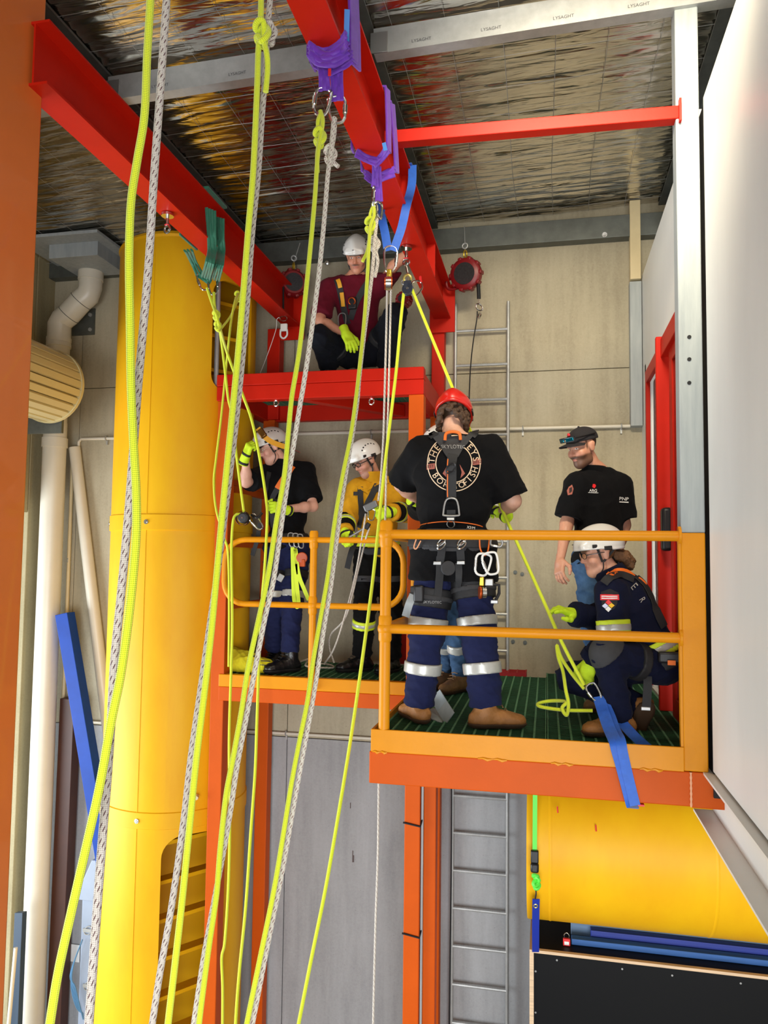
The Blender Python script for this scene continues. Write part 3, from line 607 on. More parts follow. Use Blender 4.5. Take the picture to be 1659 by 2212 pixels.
# ================================================================ slings and hardware
def carabiner(label, top, bot, side, wd, r=.0055, mt=M_ALU, group='carabiners on the rigging', gate_right=True):
    """D-shaped karabiner between two bearing points"""
    top = Vector(top); bot = Vector(bot); ax_ = (bot-top); L = ax_.length; ax_ = ax_.normalized(); sd_ = Vector(side); sd_ = (sd_-ax_*sd_.dot(ax_)).normalized()
    def q(x, y): return top + ax_*(y*L) + sd_*(x*wd)
    t = thing('carabiner', label, 'carabiner', top, group)
    MB().tube(spline([q(-.5, .22), q(-.36, .05), q(0, 0), q(.40, .06), q(.5, .2), q(.46, .5), q(.36, .82), q(.22, .97), q(0, 1), q(-.3, .95), q(-.46, .80)], 5), r, 8).build('body', mt, t)
    MB().tube([q(-.5, .22), q(-.46, .80)], r*1.0, 8).build('gate', mt, t)
    MB().tube([q(-.495, .34), q(-.47, .64)], r*1.55, 10).build('gate_sleeve', M_CHROME, t)
    return t
def ribbon(pts, wd, th, nrm, mb=None):
    """flat strap along pts; nrm = direction (or list) facing out of the strap"""
    mb = mb or MB(); pts = [Vector(p) for p in pts]; m = len(pts); q = []
    for i in range(m):
        T = (pts[min(i+1, m-1)]-pts[max(i-1, 0)]).normalized(); N = Vector(nrm[i] if isinstance(nrm, list) else nrm); N = (N-T*N.dot(T)).normalized(); B = T.cross(N)
        w_ = wd[i] if hasattr(wd, '__len__') else wd
        q += [pts[i]-B*w_/2-N*th/2, pts[i]+B*w_/2-N*th/2, pts[i]+B*w_/2+N*th/2, pts[i]-B*w_/2+N*th/2]
    fs = []
    for i in range(m-1):
        for k in range(4): fs.append((i*4+k, i*4+(k+1) % 4, (i+1)*4+(k+1) % 4, (i+1)*4+k))
    fs += [(3, 2, 1, 0), ((m-1)*4, (m-1)*4+1, (m-1)*4+2, (m-1)*4+3)]
    return mb.add(q, fs)
VIEW = Vector((.1, -1, -.25))
def sling(label, m, yb, wd, dn, hang, tagc=None):
    """round sling choked over the runway beam at yb"""
    t = thing('round_sling', label, 'sling', (-.885, yb, ZB)); xl, xr = -.972, -.798; zt_ = ZB+.315
    # up and over the beam
    for dy in (0, dn):
        mb = MB(); mb2 = ribbon([(xr+.005, yb+dy+.03, ZB-.005), (xr+.004, yb+dy*.8+.02, ZB+.15), (xr, yb+dy*.6, zt_)], wd, .012, (1, -.25, 0)); mb2.build('riser', m, t, bevel=.003)
        ribbon([(xr, yb+dy*.6, zt_), (-.885, yb+dy*.6, zt_+.01), (xl, yb+dy*.6, zt_)], wd, .012, (0, 0, 1)).build('over_band', m, t, bevel=.003)
        ribbon([(xl, yb+dy*.6, zt_), (xl-.004, yb+dy*.8, ZB+.15), (xl-.004, yb+dy, ZB)], wd, .012, (-1, 0, 0)).build('riser', m, t, bevel=.003)
    return t
def band(t, pts, wd, m, k=4, name='band'):
    mb = MB(); s_ = spline(pts, 6)
    for j in range(k):
        off = (j-(k-1)/2)*wd/k
        T = (s_[-1]-s_[0]).normalized(); B = T.cross(VIEW).normalized()
        mb.tube([p+B*off*(1-.25*math.sin(math.pi*i/(len(s_)-1))) + VIEW.normalized()*.004*((j+i//4) % 2) for i, p in enumerate(s_)], wd/k*.62, 8, flat=.55, nrm=VIEW)
    return mb.build(name, m, t)
ya = P(715, 125, Z=ZB).y
s1 = sling('upper purple round sling choked round the red beam', M_PURPLE, ya, .07, .05, None)
def zb(u, v, dz=-.015): return P(u, v, Z=ZB+dz)
band(s1, [zb(667, 98), P(700, 118, Z=ZB-.02), P(735, 100, Z=ZB-.02), zb(748, 84)], .07, M_PURPLE)
band(s1, [zb(668, 104), P(688, 125, Z=ZB-.05), P(720, 128, Z=ZB-.07), P(752, 108, Z=ZB-.02)], .075, M_PURPLE)
band(s1, [zb(680, 132), P(710, 150, Z=ZB-.06), P(740, 138, Z=ZB-.05), P(760, 122, Z=ZB-.01)], .06, M_PURPLE)
c1 = P(701, 196, Y=ya-.02); c2 = P(727, 218, Y=ya)
band(s1, [P(698, 135, Y=ya-.03), P(700, 165, Y=ya-.03), c1], .05, M_PURPLE, 3, 'hanging_loop')
band(s1, [P(725, 145, Y=ya), P(728, 180, Y=ya), c2], .062, M_PURPLE, 4, 'hanging_loop')
MB().box(P(712, 156, Y=ya-.08), (.012, .004, .03)).build('label', M_REDTAG, s1)
ribbon([P(749, 98, Y=ya-.03), P(749, 60, Y=ya-.06), P(750, 20, Y=ya-.1)], .022, .004, VIEW).build('label', M_BLUETAG, s1)
yb2 = P(810, 345, Z=ZB).y
s2 = sling('lower purple round sling choked twice round the red beam', M_PURPLE, yb2-.1, .05, .22, None)
band(s2, [zb(769, 329), P(790, 342, Z=ZB-.03), P(815, 350, Z=ZB-.05)], .045, M_PURPLE, 3); band(s2, [zb(836, 323), P(825, 340, Z=ZB-.03), P(806, 356, Z=ZB-.06)], .045, M_PURPLE, 3)
band(s2, [zb(788, 374), P(806, 388, Z=ZB-.03), P(830, 380, Z=ZB-.03), zb(853, 370)], .055, M_PURPLE, 3)
d1_, d2_ = P(810, 404, Y=yb2+.02), P(819, 436, Y=yb2+.05)
band(s2, [P(812, 350, Y=yb2-.03), P(811, 380, Y=yb2), d1_], .04, M_PURPLE, 3, 'hanging_loop'); band(s2, [P(815, 360, Y=yb2), P(818, 400, Y=yb2+.03), d2_], .04, M_PURPLE, 3, 'hanging_loop')
MB().box(P(785, 348, Y=yb2-.06), (.012, .004, .025)).build('label', M_REDTAG, s2)
ribbon([P(833, 325, Z=ZB-.03), P(829, 308, Z=ZB)], .02, .004, VIEW).build('label', M_BLUETAG, s2)
# blue flat sling over the beam
ybl = P(880, 440, Z=ZB).y; s3 = thing('flat_sling', 'blue flat sling looped over the red beam', 'sling', (-.885, ybl, ZB))
k1 = P(838, 542, Y=ybl+.0); k2 = P(850, 542, Y=ybl+.0)
ribbon(spline([k1, P(832, 505, Y=ybl), P(824, 468, Y=ybl), Vector((-.972, ybl+.05, ZB)), Vector((-.972, ybl+.15, ZB+.312))], 5), .05, .004, VIEW).build('webbing', M_BLUEWEB, s3)
ribbon([(-.972, ybl+.15, ZB+.312), (-.80, ybl+.15, ZB+.314)], .05, .004, (0, 0, 1)).build('webbing', M_BLUEWEB, s3)
ribbon(spline([(-.80, ybl+.15, ZB+.312), (-.795, ybl+.1, ZB+.16), P(878, 445, Y=ybl), P(868, 490, Y=ybl), P(858, 520, Y=ybl), k2], 5), .05, .004, VIEW).build('webbing', M_BLUEWEB, s3)
carabiner('steel carabiner hanging in the blue sling', P(845, 532, Y=ybl), P(841, 587, Y=ybl), RT*-1, .075, .007, M_CHROME)
# hardware on the blue sling: swivel and double pulley
db = thing('pulley_block', 'small silver and orange pulley block under the blue sling carabiner', 'pulley', P(841, 600, Y=ybl))
MB().box(P(841, 590, Y=ybl), (.03, .03, .045)).build('swivel', mat('gold_anodised', 'c9a83a', .35, metal=.8), db, bevel=.008)
MB().disc(P(839, 612, Y=ybl), (1, .2, 0), .042, .03, 24).build('sheave', M_CHROME, db)
for s_ in (-1, 1): MB().disc(P(839, 612, Y=ybl)+Vector((s_*.02, 0, 0)), (1, .2, 0), .036, .006, 20).build('cheek', mat('orange_anodised', 'c4541c', .3, metal=.7), db)
carabiner('left carabiner in the upper purple sling', c1-Vector((0, 0, -.01)), P(692, 249, Y=ya-.03), RT, .068, .0065, M_CHROME)
carabiner('right carabiner in the upper purple sling', c2-Vector((0, 0, -.02)), P(728, 266, Y=ya), RT*-1, .072, .0065, M_CHROME)
carabiner('left edge-on carabiner in the lower purple sling', d1_, P(808, 448, Y=yb2+.03), Vector((0, 1, 0)), .06, .0065, M_CHROME)
carabiner('right edge-on carabiner in the lower purple sling', d2_, P(820, 472, Y=yb2+.06), Vector((.3, 1, 0)), .06, .0065, M_CHROME)
# pulley hanging on the eye bolt
yq = EB.y
pk = thing('rescue_pulley', 'dark rescue pulley hanging on the eye bolt', 'pulley', EB)
MB().tube([EB, P(881, 590, Y=yq)], .007, 8).build('link', M_CHROME, pk)
MB().ring(P(880, 602, Y=yq), VIEW, .024, .009, 20, 8).build('swivel_ring', mat('brass_ring', 'c9b96a', .3, metal=.8), pk)
pc = P(881, 625, Y=yq)
for s_ in (-1, 1): MB().disc(pc+Vector((0, s_*.016, 0)), (.25, 1, 0), .040, .006, 24).box(pc+Vector((0, s_*.016, .03)), (.05, .006, .05)).build('cheek_plate', mat('slate_plate', '3f4654', .35, metal=.6), pk, bevel=.002)
MB().disc(pc, (.25, 1, 0), .034, .022, 24).build('sheave', M_ALU, pk); MB().disc(pc-Vector((0, .022, 0)), (0, 1, 0), .009, .008, 12).build('axle', M_CHROME, pk)
sq = thing('screw_link', 'bent steel shackle hooked beside the pulley', 'shackle', P(908, 612, Y=yq+.2))
MB().tube(spline([P(888, 612, Y=yq), P(896, 607, Y=yq+.05), P(908, 608, Y=yq+.1), P(912, 620, Y=yq+.1), P(906, 632, Y=yq+.08), P(898, 640, Y=yq+.05)], 4), .006, 8).build('bow', M_CHROME, sq)
MB().cyl(P(908, 598, Y=yq+.12), P(909, 610, Y=yq+.1), .009, 8).build('pin', M_REDTAG, sq)
# green slings on the left beam
yg = P(470, 560, Z=ZB).y; s4 = thing('round_sling', 'dark green round sling hanging over the left red beam', 'sling', (-2.25, yg, ZB))
XG = -2.155
def bl(pts, wd, k, name): return band(s4, pts, wd, M_GREENWEB, k, name)
ga = P(457, 545, X=XG).y
bl([P(455, 452, X=XG), P(457, 500, X=XG), P(458, 540, X=XG), P(452, 572, Y=ga-.03), P(444, 600, Y=yg)], .075, 4, 'strand')
bl([P(473, 470, X=XG), P(475, 510, X=XG), P(477, 545, X=XG), P(472, 578, Y=ga+.05), P(465, 604, Y=yg+.02)], .075, 4, 'strand')
bl([P(407, 541, Z=ZB-.01), P(418, 565, Y=yg-.02), P(432, 594, Y=yg)], .07, 3, 'strand')
bl([P(430, 592, Y=yg), P(445, 603, Y=yg), P(455, 610, Y=yg+.02)], .05, 3, 'strand')
gt = P(455, 452, X=XG); MB().span((-2.34, gt.y-.05, ZB+.301), (-2.15, gt.y+.25, ZB+.318)).build('over_band', M_GREENWEB, s4, bevel=.004); MB().span((-2.35, gt.y-.05, ZB), (-2.335, gt.y+.2, ZB+.31)).build('far_side', M_GREENWEB, s4, bevel=.004)
carabiner('left carabiner below the green sling', P(433, 590, Y=yg), P(446, 626, Y=yg), RT, .07, .0065, M_CHROME)
carabiner('right carabiner below the green sling', P(457, 594, Y=yg+.02), P(462, 636, Y=yg+.02), RT*-1, .07, .0065, M_CHROME)
# retractable fall arresters
M_SRL = mat('dark_red_plastic', '7d1218', .4, var=.05); M_SRLK = mat('label_black', '222023', .5, var=.6, vscale=70)
def srl(label, c, r, nrm, hook_top, cable):
    c = Vector(c); nv = Vector(nrm).normalized(); t = thing('fall_arrest_block', label, 'fall arrester', c, 'red fall arrest blocks'); e = nv.orthogonal()
    ux = Vector((0, 0, 1)).cross(nv).normalized(); uz = nv.cross(ux)
    m = MB(); pts = []; N_ = 16
    m.lathe([(0, -.05), (r*.8, -.05), (r*.96, -.032), (r, 0), (r*.96, .032), (r*.8, .05), (0, .05)], c, nv, 36).build('housing', M_SRL, t)
    for k in range(10):
        a = 2*math.pi*k/10; d = ux*math.cos(a)+uz*math.sin(a); m2 = MB(); m2.box(c+d*r*.93, (.035, .035, .08), Matrix((d, ux*-math.sin(a)+uz*math.cos(a), nv)).transposed()).build('lug', M_SRL, t, bevel=.008)
    for s_ in (-1, 1): MB().disc(c+nv*s_*.051, nv, r*.66, .006, 32).build('label', M_SRLK, t)
    MB().tube(spline([c-ux*r*.6-uz*r*.75, c-ux*r*1.2-uz*r*.7, c-ux*r*1.3-uz*r*.2, c-ux*r*.9-uz*r*.1], 5), .012, 8).build('handle', M_SRL, t)
    MB().ring(c+uz*(r+.03), ux, .03, .007, 16, 8, sc=(1.4, 1)).build('hanger', mat('gold_anodised', 'c9a83a'), t)
    MB().tube([c+uz*(r+.06), hook_top], .004, 6).ring(c+uz*(r+.10), nv, .022, .006, 14, 6).build('suspension_wire', M_STEEL, t)
    if cable:
        q0 = c+ux*r*.75-uz*r*.7; MB().tube([q0, q0-uz*.12], .016, 12).build('cable_sleeve', M_RUBBER, t)
        MB().tube([q0-uz*.1, q0-uz*.17], .004, 6).ring(q0-uz*.19, nv, .022, .006, 14, 6, sc=(1, 1.6)).ring(q0-uz*.26, ux, .018, .006, 14, 6, sc=(2.2, 1)).build('snap_hook', M_CHROME, t)
    return t
c = P(1007, 593, Y=6.35); srl1 = srl('red fall arrest block hanging beside the wall ladder', c, .138, (-.25, -1, -.15), P(1003, 488, Y=6.45), True)
c = P(633, 612, Y=6.3); srl('red fall arrest block hanging in shadow by the left beam', c, .12, (.55, -1, -.1), P(648, 525, Y=6.4), False)
c = P(873, 648, Y=6.0); srl('small red fall arrest block behind the pulley', c, .05, (-.2, -1, 0), P(880, 600, Y=6.0), False)
hk = thing('snap_hook', 'white double action snap hook hanging by the left beam', 'hook', P(613, 710, Y=6.2)); yh = 6.2
MB().tube([P(612, 620, Y=yh), P(612, 672, Y=yh)], .008, 8).build('cable_sleeve', M_RUBBER, hk)
MB().ring(P(612, 688, Y=yh), VIEW, .020, .005, 16, 6, sc=(1, 1.6), e=UP).build('swivel', M_CHROME, hk)
MB().span(P(606, 716, Y=yh)-Vector((0, .012, 0)), P(621, 699, Y=yh)+Vector((0, .012, 0))).build('body', M_WHITETAG, hk, bevel=.006)
MB().tube(spline([P(606, 712, Y=yh), P(606, 726, Y=yh), P(613, 731, Y=yh), P(620, 724, Y=yh), P(620, 712, Y=yh)], 4), .008, 8).build('hook', M_WHITETAG, hk)
tag(MB().tube(spline([P(606, 685, Y=6.2), P(598, 690, Y=6.2), P(596, 712, Y=6.25), P(580, 760, Y=6.3), P(562, 806, Y=6.4)], 6), .003, 5).build('tag_line', M_WHITETAG), 'thin grey tag line trailing from the snap hook', 'cord')
MB().tube(spline([P(1031, 672, Y=6.33), P(1030, 690, Y=6.35), P(1022, 740, Y=6.35), P(1016, 800, Y=6.3), P(1012, 900, Y=6.2)], 6), .005, 6).build('tag_line', M_RUBBER, srl1)
# ================================================================ ropes
RD = .019
def ropemesh(mb, pts, r, n=10):
    return mb
def rope_obj(name, pts3, r, m, parent=None, n=10):
    """tube with (u round, v metres) UVs for the braid"""
    s_ = [Vector(p) for p in pts3]; mb = MB(); mb.tube(s_, r, n)
    me = bpy.data.meshes.new(name); me.from_pydata(mb.v, [], mb.f); me.update()
    L = [0]
    for i in range(1, len(s_)): L.append(L[-1]+(s_[i]-s_[i-1]).length)
    uv = me.uv_layers.new(name='UVMap')
    for poly in me.polygons:
        ks = [me.loops[li].vertex_index for li in poly.loop_indices]; rr_ = [k % n for k in ks]; wrap = (0 in rr_ and n-1 in rr_)
        for li, k in zip(poly.loop_indices, ks):
            u = k % n
            if wrap and u == 0: u = n
            uv.data[li].uv = (u/n, L[k//n])
    return mkobj(name, me, m, parent, angle=80)
def knot(t, c, ax_, size, r, m):
    """fat figure-eight style knot: interleaved turns"""
    c = Vector(c); ax_ = Vector(ax_).normalized(); e1 = ax_.cross(VIEW).normalized(); e2 = ax_.cross(e1); pts = []
    for k in range(49):
        a = 2*math.pi*k/48; R_ = size*(.34+.16*math.cos(3*a))
        pts.append(c + e1*(R_*.80*math.cos(2*a)) + e2*(R_*.75*math.sin(2*a)) + ax_*(size*.30*math.sin(3*a) + size*.48*math.sin(a)))
    return rope_obj('knot', pts, r, m, t)
def rope(label, px, m, d=RD, knots=(), tails=(), name='rope', group=None, k=7):
    pts = [P(u, v, Y=y) for u, v, y in px]; t = thing(name, label, 'rope', pts[-1], group)
    rope_obj('strand', spline(pts, k), d/2, m, t)
    for (u, v, y, s_) in knots: knot(t, P(u, v, Y=y), UP, s_, d/2*1.05, m)
    for tl in tails: rope_obj('tail', spline([P(u, v, Y=y) for u, v, y in tl], 5), d/2*.95, m, t)
    return t
def dep(px, y0, y1):   # depth runs linearly in height along the sight lines
    v0, v1 = px[0][1], px[-1][1]; return [(u, v, 1/((1/y0)+(1/y1-1/y0)*(v-v0)/(v1-v0))) for u, v in px]
M_WROPE2 = ropemat('grey_fleck_rope', 'cfc6bc', 'a2978c', '5a3a3c'); M_TAIL = mat('rope_whip', 'c8c8d0', .4)
rope('thick yellow rope nearest the camera, curving left across the tank', dep([(328, -90), (325, 0), (318, 120), (312, 250), (296, 350), (283, 440), (279, 560), (281, 700), (283, 830), (288, 950), (294, 1060), (294, 1160), (282, 1300), (262, 1450), (240, 1560), (215, 1700), (186, 1830), (152, 1980), (126, 2100), (108, 2212), (92, 2330)], 1.62, 1.46), M_YROPE)
rope('grey flecked rope nearest the camera, beside the curving yellow rope', dep([(366, -90), (360, 0), (346, 200), (333, 380), (322, 560), (310, 700), (297, 850), (286, 1000), (274, 1150), (260, 1300), (247, 1430), (240, 1560), (232, 1680), (222, 1800), (210, 1960), (200, 2100), (192, 2212), (185, 2330)], 1.66, 1.52), M_WROPE2)
rope('yellow rope with overhand knot at the top, left of centre', dep([(562, -80), (564, 0), (562, 60), (558, 110), (555, 200), (547, 370), (536, 500), (520, 700), (503, 880), (485, 1060), (470, 1220), (457, 1360), (441, 1500), (424, 1640), (410, 1780), (393, 1950), (376, 2100), (363, 2212), (350, 2330)], 2.2, 1.95), M_YROPE,
     knots=[(565, 72, 2.17, .055)], tails=[[(568, 85, 2.17), (576, 115, 2.17), (578, 150, 2.18), (574, 198, 2.18)]])
rope('grey flecked rope beside the knotted yellow rope', dep([(586, -80), (583, 5), (578, 60), (574, 150), (566, 250), (558, 370), (545, 500), (530, 700), (513, 880), (492, 1060), (472, 1220), (452, 1360), (432, 1500), (412, 1640), (396, 1780), (372, 1950), (346, 2100), (329, 2212), (312, 2330)], 2.25, 2.0), M_WROPE2, knots=[(582, 72, 2.21, .045)])
y1 = ya-.03
rope('yellow rope with knot hanging from the upper purple sling', [(x, y, d) for x, y, d in dep([(692, 240), (697, 262), (692, 297), (686, 340), (680, 430), (667, 570), (650, 730), (640, 800), (630, 860), (622, 944), (614, 1028), (597, 1126), (580, 1238), (556, 1350), (535, 1449), (521, 1540), (503, 1640), (488, 1720), (476, 1832), (468, 1930), (452, 2040), (440, 2130), (430, 2212), (418, 2330)], y1, 2.3)], M_YROPE,
     knots=[(690, 297, y1-.01, .055)], tails=[[(694, 243, y1), (687, 262, y1-.01), (688, 285, y1)], [(688, 312, y1-.02), (685, 340, y1-.02), (686, 372, y1-.02)]])
rope('white flecked rope with knot from the upper purple sling', dep([(722, 254), (718, 290), (714, 335), (708, 380), (700, 480), (688, 600), (671, 730), (656, 830), (649, 870), (636, 950), (619, 1056), (605, 1154), (591, 1252), (572, 1337), (552, 1440), (530, 1560), (512, 1655), (498, 1750), (481, 1849), (462, 1950), (441, 2064), (422, 2190), (402, 2330)], ya, 2.35), M_WROPE,
     knots=[(713, 335, ya, .055)], tails=[[(724, 256, ya+.01), (722, 290, ya+.01), (717, 320, ya)], [(716, 345, ya-.01), (724, 354, ya-.02), (731, 360, ya-.02)]])
y2 = yb2+.03
rope('yellow rope with knot hanging from the lower purple sling', dep([(806, 440), (808, 465), (800, 490), (797, 530), (794, 590), (787, 690), (777, 790), (769, 860), (757, 944), (740, 1028), (723, 1126), (709, 1238), (692, 1337), (676, 1430), (664, 1515), (648, 1595), (630, 1690), (613, 1796), (592, 1921), (563, 2064), (533, 2212), (512, 2330)], y2, 2.45), M_YROPE,
     knots=[(799, 487, y2, .062)], tails=[[(808, 440, y2), (800, 462, y2-.01), (800, 480, y2)], [(800, 500, y2-.02), (794, 540, y2-.02), (783, 565, y2-.03)]])
rope('white flecked rope with knot from the lower purple sling', dep([(815, 466), (812, 495), (809, 525), (805, 580), (798, 640), (785, 740), (776, 820), (772, 868), (760, 950), (743, 1050), (729, 1154), (715, 1266), (701, 1350), (686, 1450), (671, 1540), (652, 1642), (631, 1760), (609, 1885), (577, 2046), (545, 2212), (522, 2330)], y2+.03, 2.5), M_WROPE,
     knots=[(809, 528, y2+.03, .06)], tails=[[(811, 540, y2+.02), (816, 565, y2+.02), (810, 598, y2+.01)]])
rope('taut yellow rope running down from the rescue pulley past the rail', dep([(872, 634), (866, 690), (858, 780), (849, 860), (832, 1000), (816, 1154), (802, 1280), (784, 1415), (760, 1581), (731, 1760), (703, 1921), (674, 2064), (645, 2212), (622, 2330)], yq, 4.0), M_YROPE, d=.021)
RP10 = [(890, 625, yq), (935, 735, yq-.05), (990, 868, 4.75), (1030, 965, 4.7), (1080, 1090, 4.6), (1125, 1190, 4.5), (1175, 1300, 4.42), (1215, 1390, 4.40), (1262, 1480, 4.40)]
rope('taut yellow rope from the rescue pulley to the kneeling person', RP10, M_YROPE, d=.020)
rope('left white rope under the blue sling to the descender', [(837, 612, ybl), (835, 700, 5.0), (831, 850, 5.1), (828, 950, 5.3), (822, 1040, 5.55), (817, 1082, 5.58)], M_WROPE, d=.016)
rope('right white rope under the blue sling passing below the platform', [(845, 612, ybl), (843, 700, 4.75), (839, 860, 4.8), (835, 1000, 4.9), (832, 1135, 4.95), (826, 1400, 4.9), (820, 1600, 4.85), (818, 1700, 4.8), (816, 1850, 4.8), (811, 2000, 4.8), (806, 2212, 4.8), (803, 2330, 4.8)], M_WROPE, d=.014)
rope('white rope doubled down from the descender to the deck', [(790, 1110, 5.58), (784, 1150, 5.56), (768, 1240, 5.8), (745, 1330, 5.9), (722, 1400, 6.0), (700, 1435, 6.1)], M_WROPE, d=.014)
rope('second white rope strand from the descender to the deck', [(798, 1140, 5.58), (790, 1165, 5.6), (774, 1230, 5.85), (748, 1330, 5.95), (715, 1370, 6.1), (712, 1400, 6.2), (722, 1432, 6.2)], M_WROPE, d=.014)
rope('white rope slack lying on the left deck', [(640, 1432, 6.0), (668, 1424, 6.2), (660, 1438, 5.95), (690, 1442, 6.0), (720, 1442, 6.1), (712, 1436, 6.2), (680, 1432, 6.25)], M_WROPE, d=.015)
rope('yellow rope strand from the green sling to the descender reel', [(447, 622, yg), (458, 655, yg), (470, 690, yg), (478, 735, 5.3), (486, 800, 5.35), (493, 860, 5.4), (500, 891, 5.42), (507, 953, 5.45), (518, 1040, 5.48), (527, 1107, 5.5)], M_YROPE, d=.02, knots=[(467, 682, yg, .055), (470, 705, yg+.01, .05)])
rope('yellow rope strand from the green sling through the gloved hands', [(462, 632, yg+.02), (464, 665, yg), (474, 705, yg+.02), (490, 760, 5.3), (510, 815, 5.35), (527, 860, 5.4), (545, 912, 5.42), (563, 1000, 5.5), (575, 1080, 5.52), (577, 1126, 5.5), (572, 1224, 5.48), (566, 1297, 5.46), (560, 1420, 5.4), (555, 1560, 5.3), (551, 1670, 5.3), (542, 1796, 5.2), (531, 1957, 5.1), (517, 2100, 5.1), (509, 2212, 5.0), (505, 2330, 5.0)], M_YROPE, d=.022)
rope('yellow rope strand dropping from the descender reel', [(524, 1110, 5.5), (510, 1112, 5.48), (503, 1130, 5.46), (500, 1196, 5.45), (502, 1340, 5.43), (500, 1430, 5.4), (495, 1599, 5.3), (497, 1742, 5.3), (494, 1900, 5.2), (486, 2030, 5.2), (479, 2068, 5.2), (481, 2130, 5.2), (481, 2212, 5.2), (480, 2330, 5.2)], M_YROPE, d=.02)
rope('loose yellow rope loop tied to the left beam eye bolt', [(516, 632, 5.6), (508, 650, 5.5), (500, 690, 5.45), (494, 740, 5.4), (488, 800, 5.5), (478, 900, 5.5), (467, 990, 5.5), (462, 1040, 5.5), (467, 1100, 5.48), (484, 1160, 5.46), (493, 1200, 5.5), (495, 1320, 5.55), (494, 1440, 5.58)], M_YROPE, d=.018, knots=[(514, 640, 5.6, .06)], tails=[[(517, 640, 5.6), (500, 680, 5.5), (484, 702, 5.4), (474, 715, 5.35)]])
rope('yellow rope coil lying on the right platform grating', [(1262, 1488, 4.40), (1235, 1455, 4.45), (1212, 1420, 4.5), (1203, 1394, 4.5), (1206, 1420, 4.5), (1216, 1450, 4.5), (1222, 1490, 4.42), (1228, 1520, 4.40), (1224, 1545, 4.36), (1214, 1530, 4.38), (1222, 1516, 4.42), (1190, 1514, 4.50), (1163, 1520, 4.48), (1170, 1527, 4.45), (1220, 1534, 4.42), (1280, 1535, 4.42)], M_YROPE, d=.02)
# straps on the right platform
s5 = thing('edge_sling', 'blue flat sling wrapped over the orange platform edge', 'sling', P(1330, 1650, Y=4.05))
A0 = P(1293, 1505, Y=4.36)
ribbon(spline([A0, P(1304, 1540, Y=4.27), P(1317, 1576, Y=4.16), Vector((P(1328, 1603, Y=4.066).x, 4.066, 3.245)), P(1334, 1622, Y=4.046), P(1345, 1660, Y=4.046), P(1365, 1735, Y=4.05), Vector((P(1367, 1742, Y=4.06).x, 4.09, 2.94))], 5), .062, .005, (0, -1, .25)).build('webbing', M_BLUEWEB, s5)
ribbon(spline([A0+Vector((.015, .01, 0)), P(1317, 1542, Y=4.28), P(1330, 1578, Y=4.16), Vector((P(1340, 1604, Y=4.066).x, 4.062, 3.250)), P(1345, 1625, Y=4.040), P(1355, 1670, Y=4.040), P(1372, 1740, Y=4.040)], 5), .05, .005, (0, -1, .25)).build('webbing', M_BLUEWEB, s5)
ribbon(spline([A0+Vector((.02, .03, 0)), P(1330, 1545, Y=4.36), P(1370, 1590, Y=4.28), P(1405, 1621, Y=4.14)], 5), .055, .005, (0, -.8, .6)).build('webbing', M_BLUEWEB, s5)
MB().box(Vector((P(1385, 1742, Y=4.06).x, 4.07, 2.938)), (.03, .03, .008)).build('label', M_REDTAG, s5)
carabiner('steel carabiner joining the rope and the blue edge sling', P(1272, 1478, Y=4.36), P(1295, 1512, Y=4.35), RT, .06, .006, M_CHROME)
s6 = thing('ratchet_strap', 'lime green ratchet strap with black buckle under the platform', 'strap', P(1157, 1850, Y=4.72))
ribbon([P(1156, 1690, Y=4.70), P(1155, 1840, Y=4.70)], .026, .003, VIEW).build('webbing', M_LIME, s6)
MB().box(P(1155, 1850, Y=4.69), (.045, .03, .07)).build('ratchet', M_BLACK, s6, bevel=.006); MB().box(P(1155, 1874, Y=4.69), (.048, .04, .055)).build('handle', M_BLACK, s6, bevel=.012)
for k in range(4):
    MB().ring(P(1157+(k % 2)*3, 1893+7*k, Y=4.69), (math.sin(k*2), 1, math.cos(k)), .016, .010, 12, 6, sc=(1.2, .8)).build('knot_turn', M_LIME, s6)
MB().tube(spline([P(1157, 1918, Y=4.69), P(1158, 1930, Y=4.69), P(1156, 1942, Y=4.70)], 4), .004, 6).build('hook', M_RUBBER, s6)
s7 = thing('lashing_strap', 'dark blue strap with brass eyelet at the crate corner', 'strap', P(1158, 2050, Y=4.9))
ribbon([P(1158, 1942, Y=4.72), P(1157, 2000, Y=4.80), P(1157, 2056, Y=4.955)], .042, .004, VIEW).build('webbing', mat('navy_webbing', '16309a', .6), s7)
MB().ring(P(1157, 1957, Y=4.735), VIEW, .011, .0035, 16, 6).build('eyelet', mat('brass_ring', 'c9b96a'), s7)
# descender reel held by the left worker, rope bag
rl = thing('descender_reel', 'black round descender device on the yellow rope', 'descender', P(525, 1115, Y=5.5))
c = P(527, 1119, Y=5.46); MB().disc(c, (.15, -1, 0), .042, .06, 28).build('drum', M_BLACK, rl, bevel=.008); MB().disc(c-Vector((0, .034, 0)), (.15, -1, 0), .03, .008, 24).build('knob', mat('dark_knob', '2c2c30', .4), rl); MB().disc(c-Vector((0, .04, 0)), (.15, -1, 0), .006, .006, 10).build('screw', M_CHROME, rl)
MB().lathe([(.05, -.03), (.056, -.02), (.056, .02), (.05, .03)], c+Vector((-.03, .05, .0)), (.15, -1, 0), 24).build('side_plate', M_CHROME, rl)
MB().tube(spline([P(543, 1112, Y=5.5), P(556, 1118, Y=5.48), P(566, 1108, Y=5.5)], 4), .01, 8).build('handle', M_BLACK, rl)
carabiner('silver twist lock carabiner on the black descender reel', P(541, 1113, Y=5.5), P(566, 1142, Y=5.55), UP, .06, .0065, M_CHROME)
dv = thing('rope_descender', 'grey block descender held by the person in the yellow jacket', 'descender', P(800, 1095, Y=5.55))
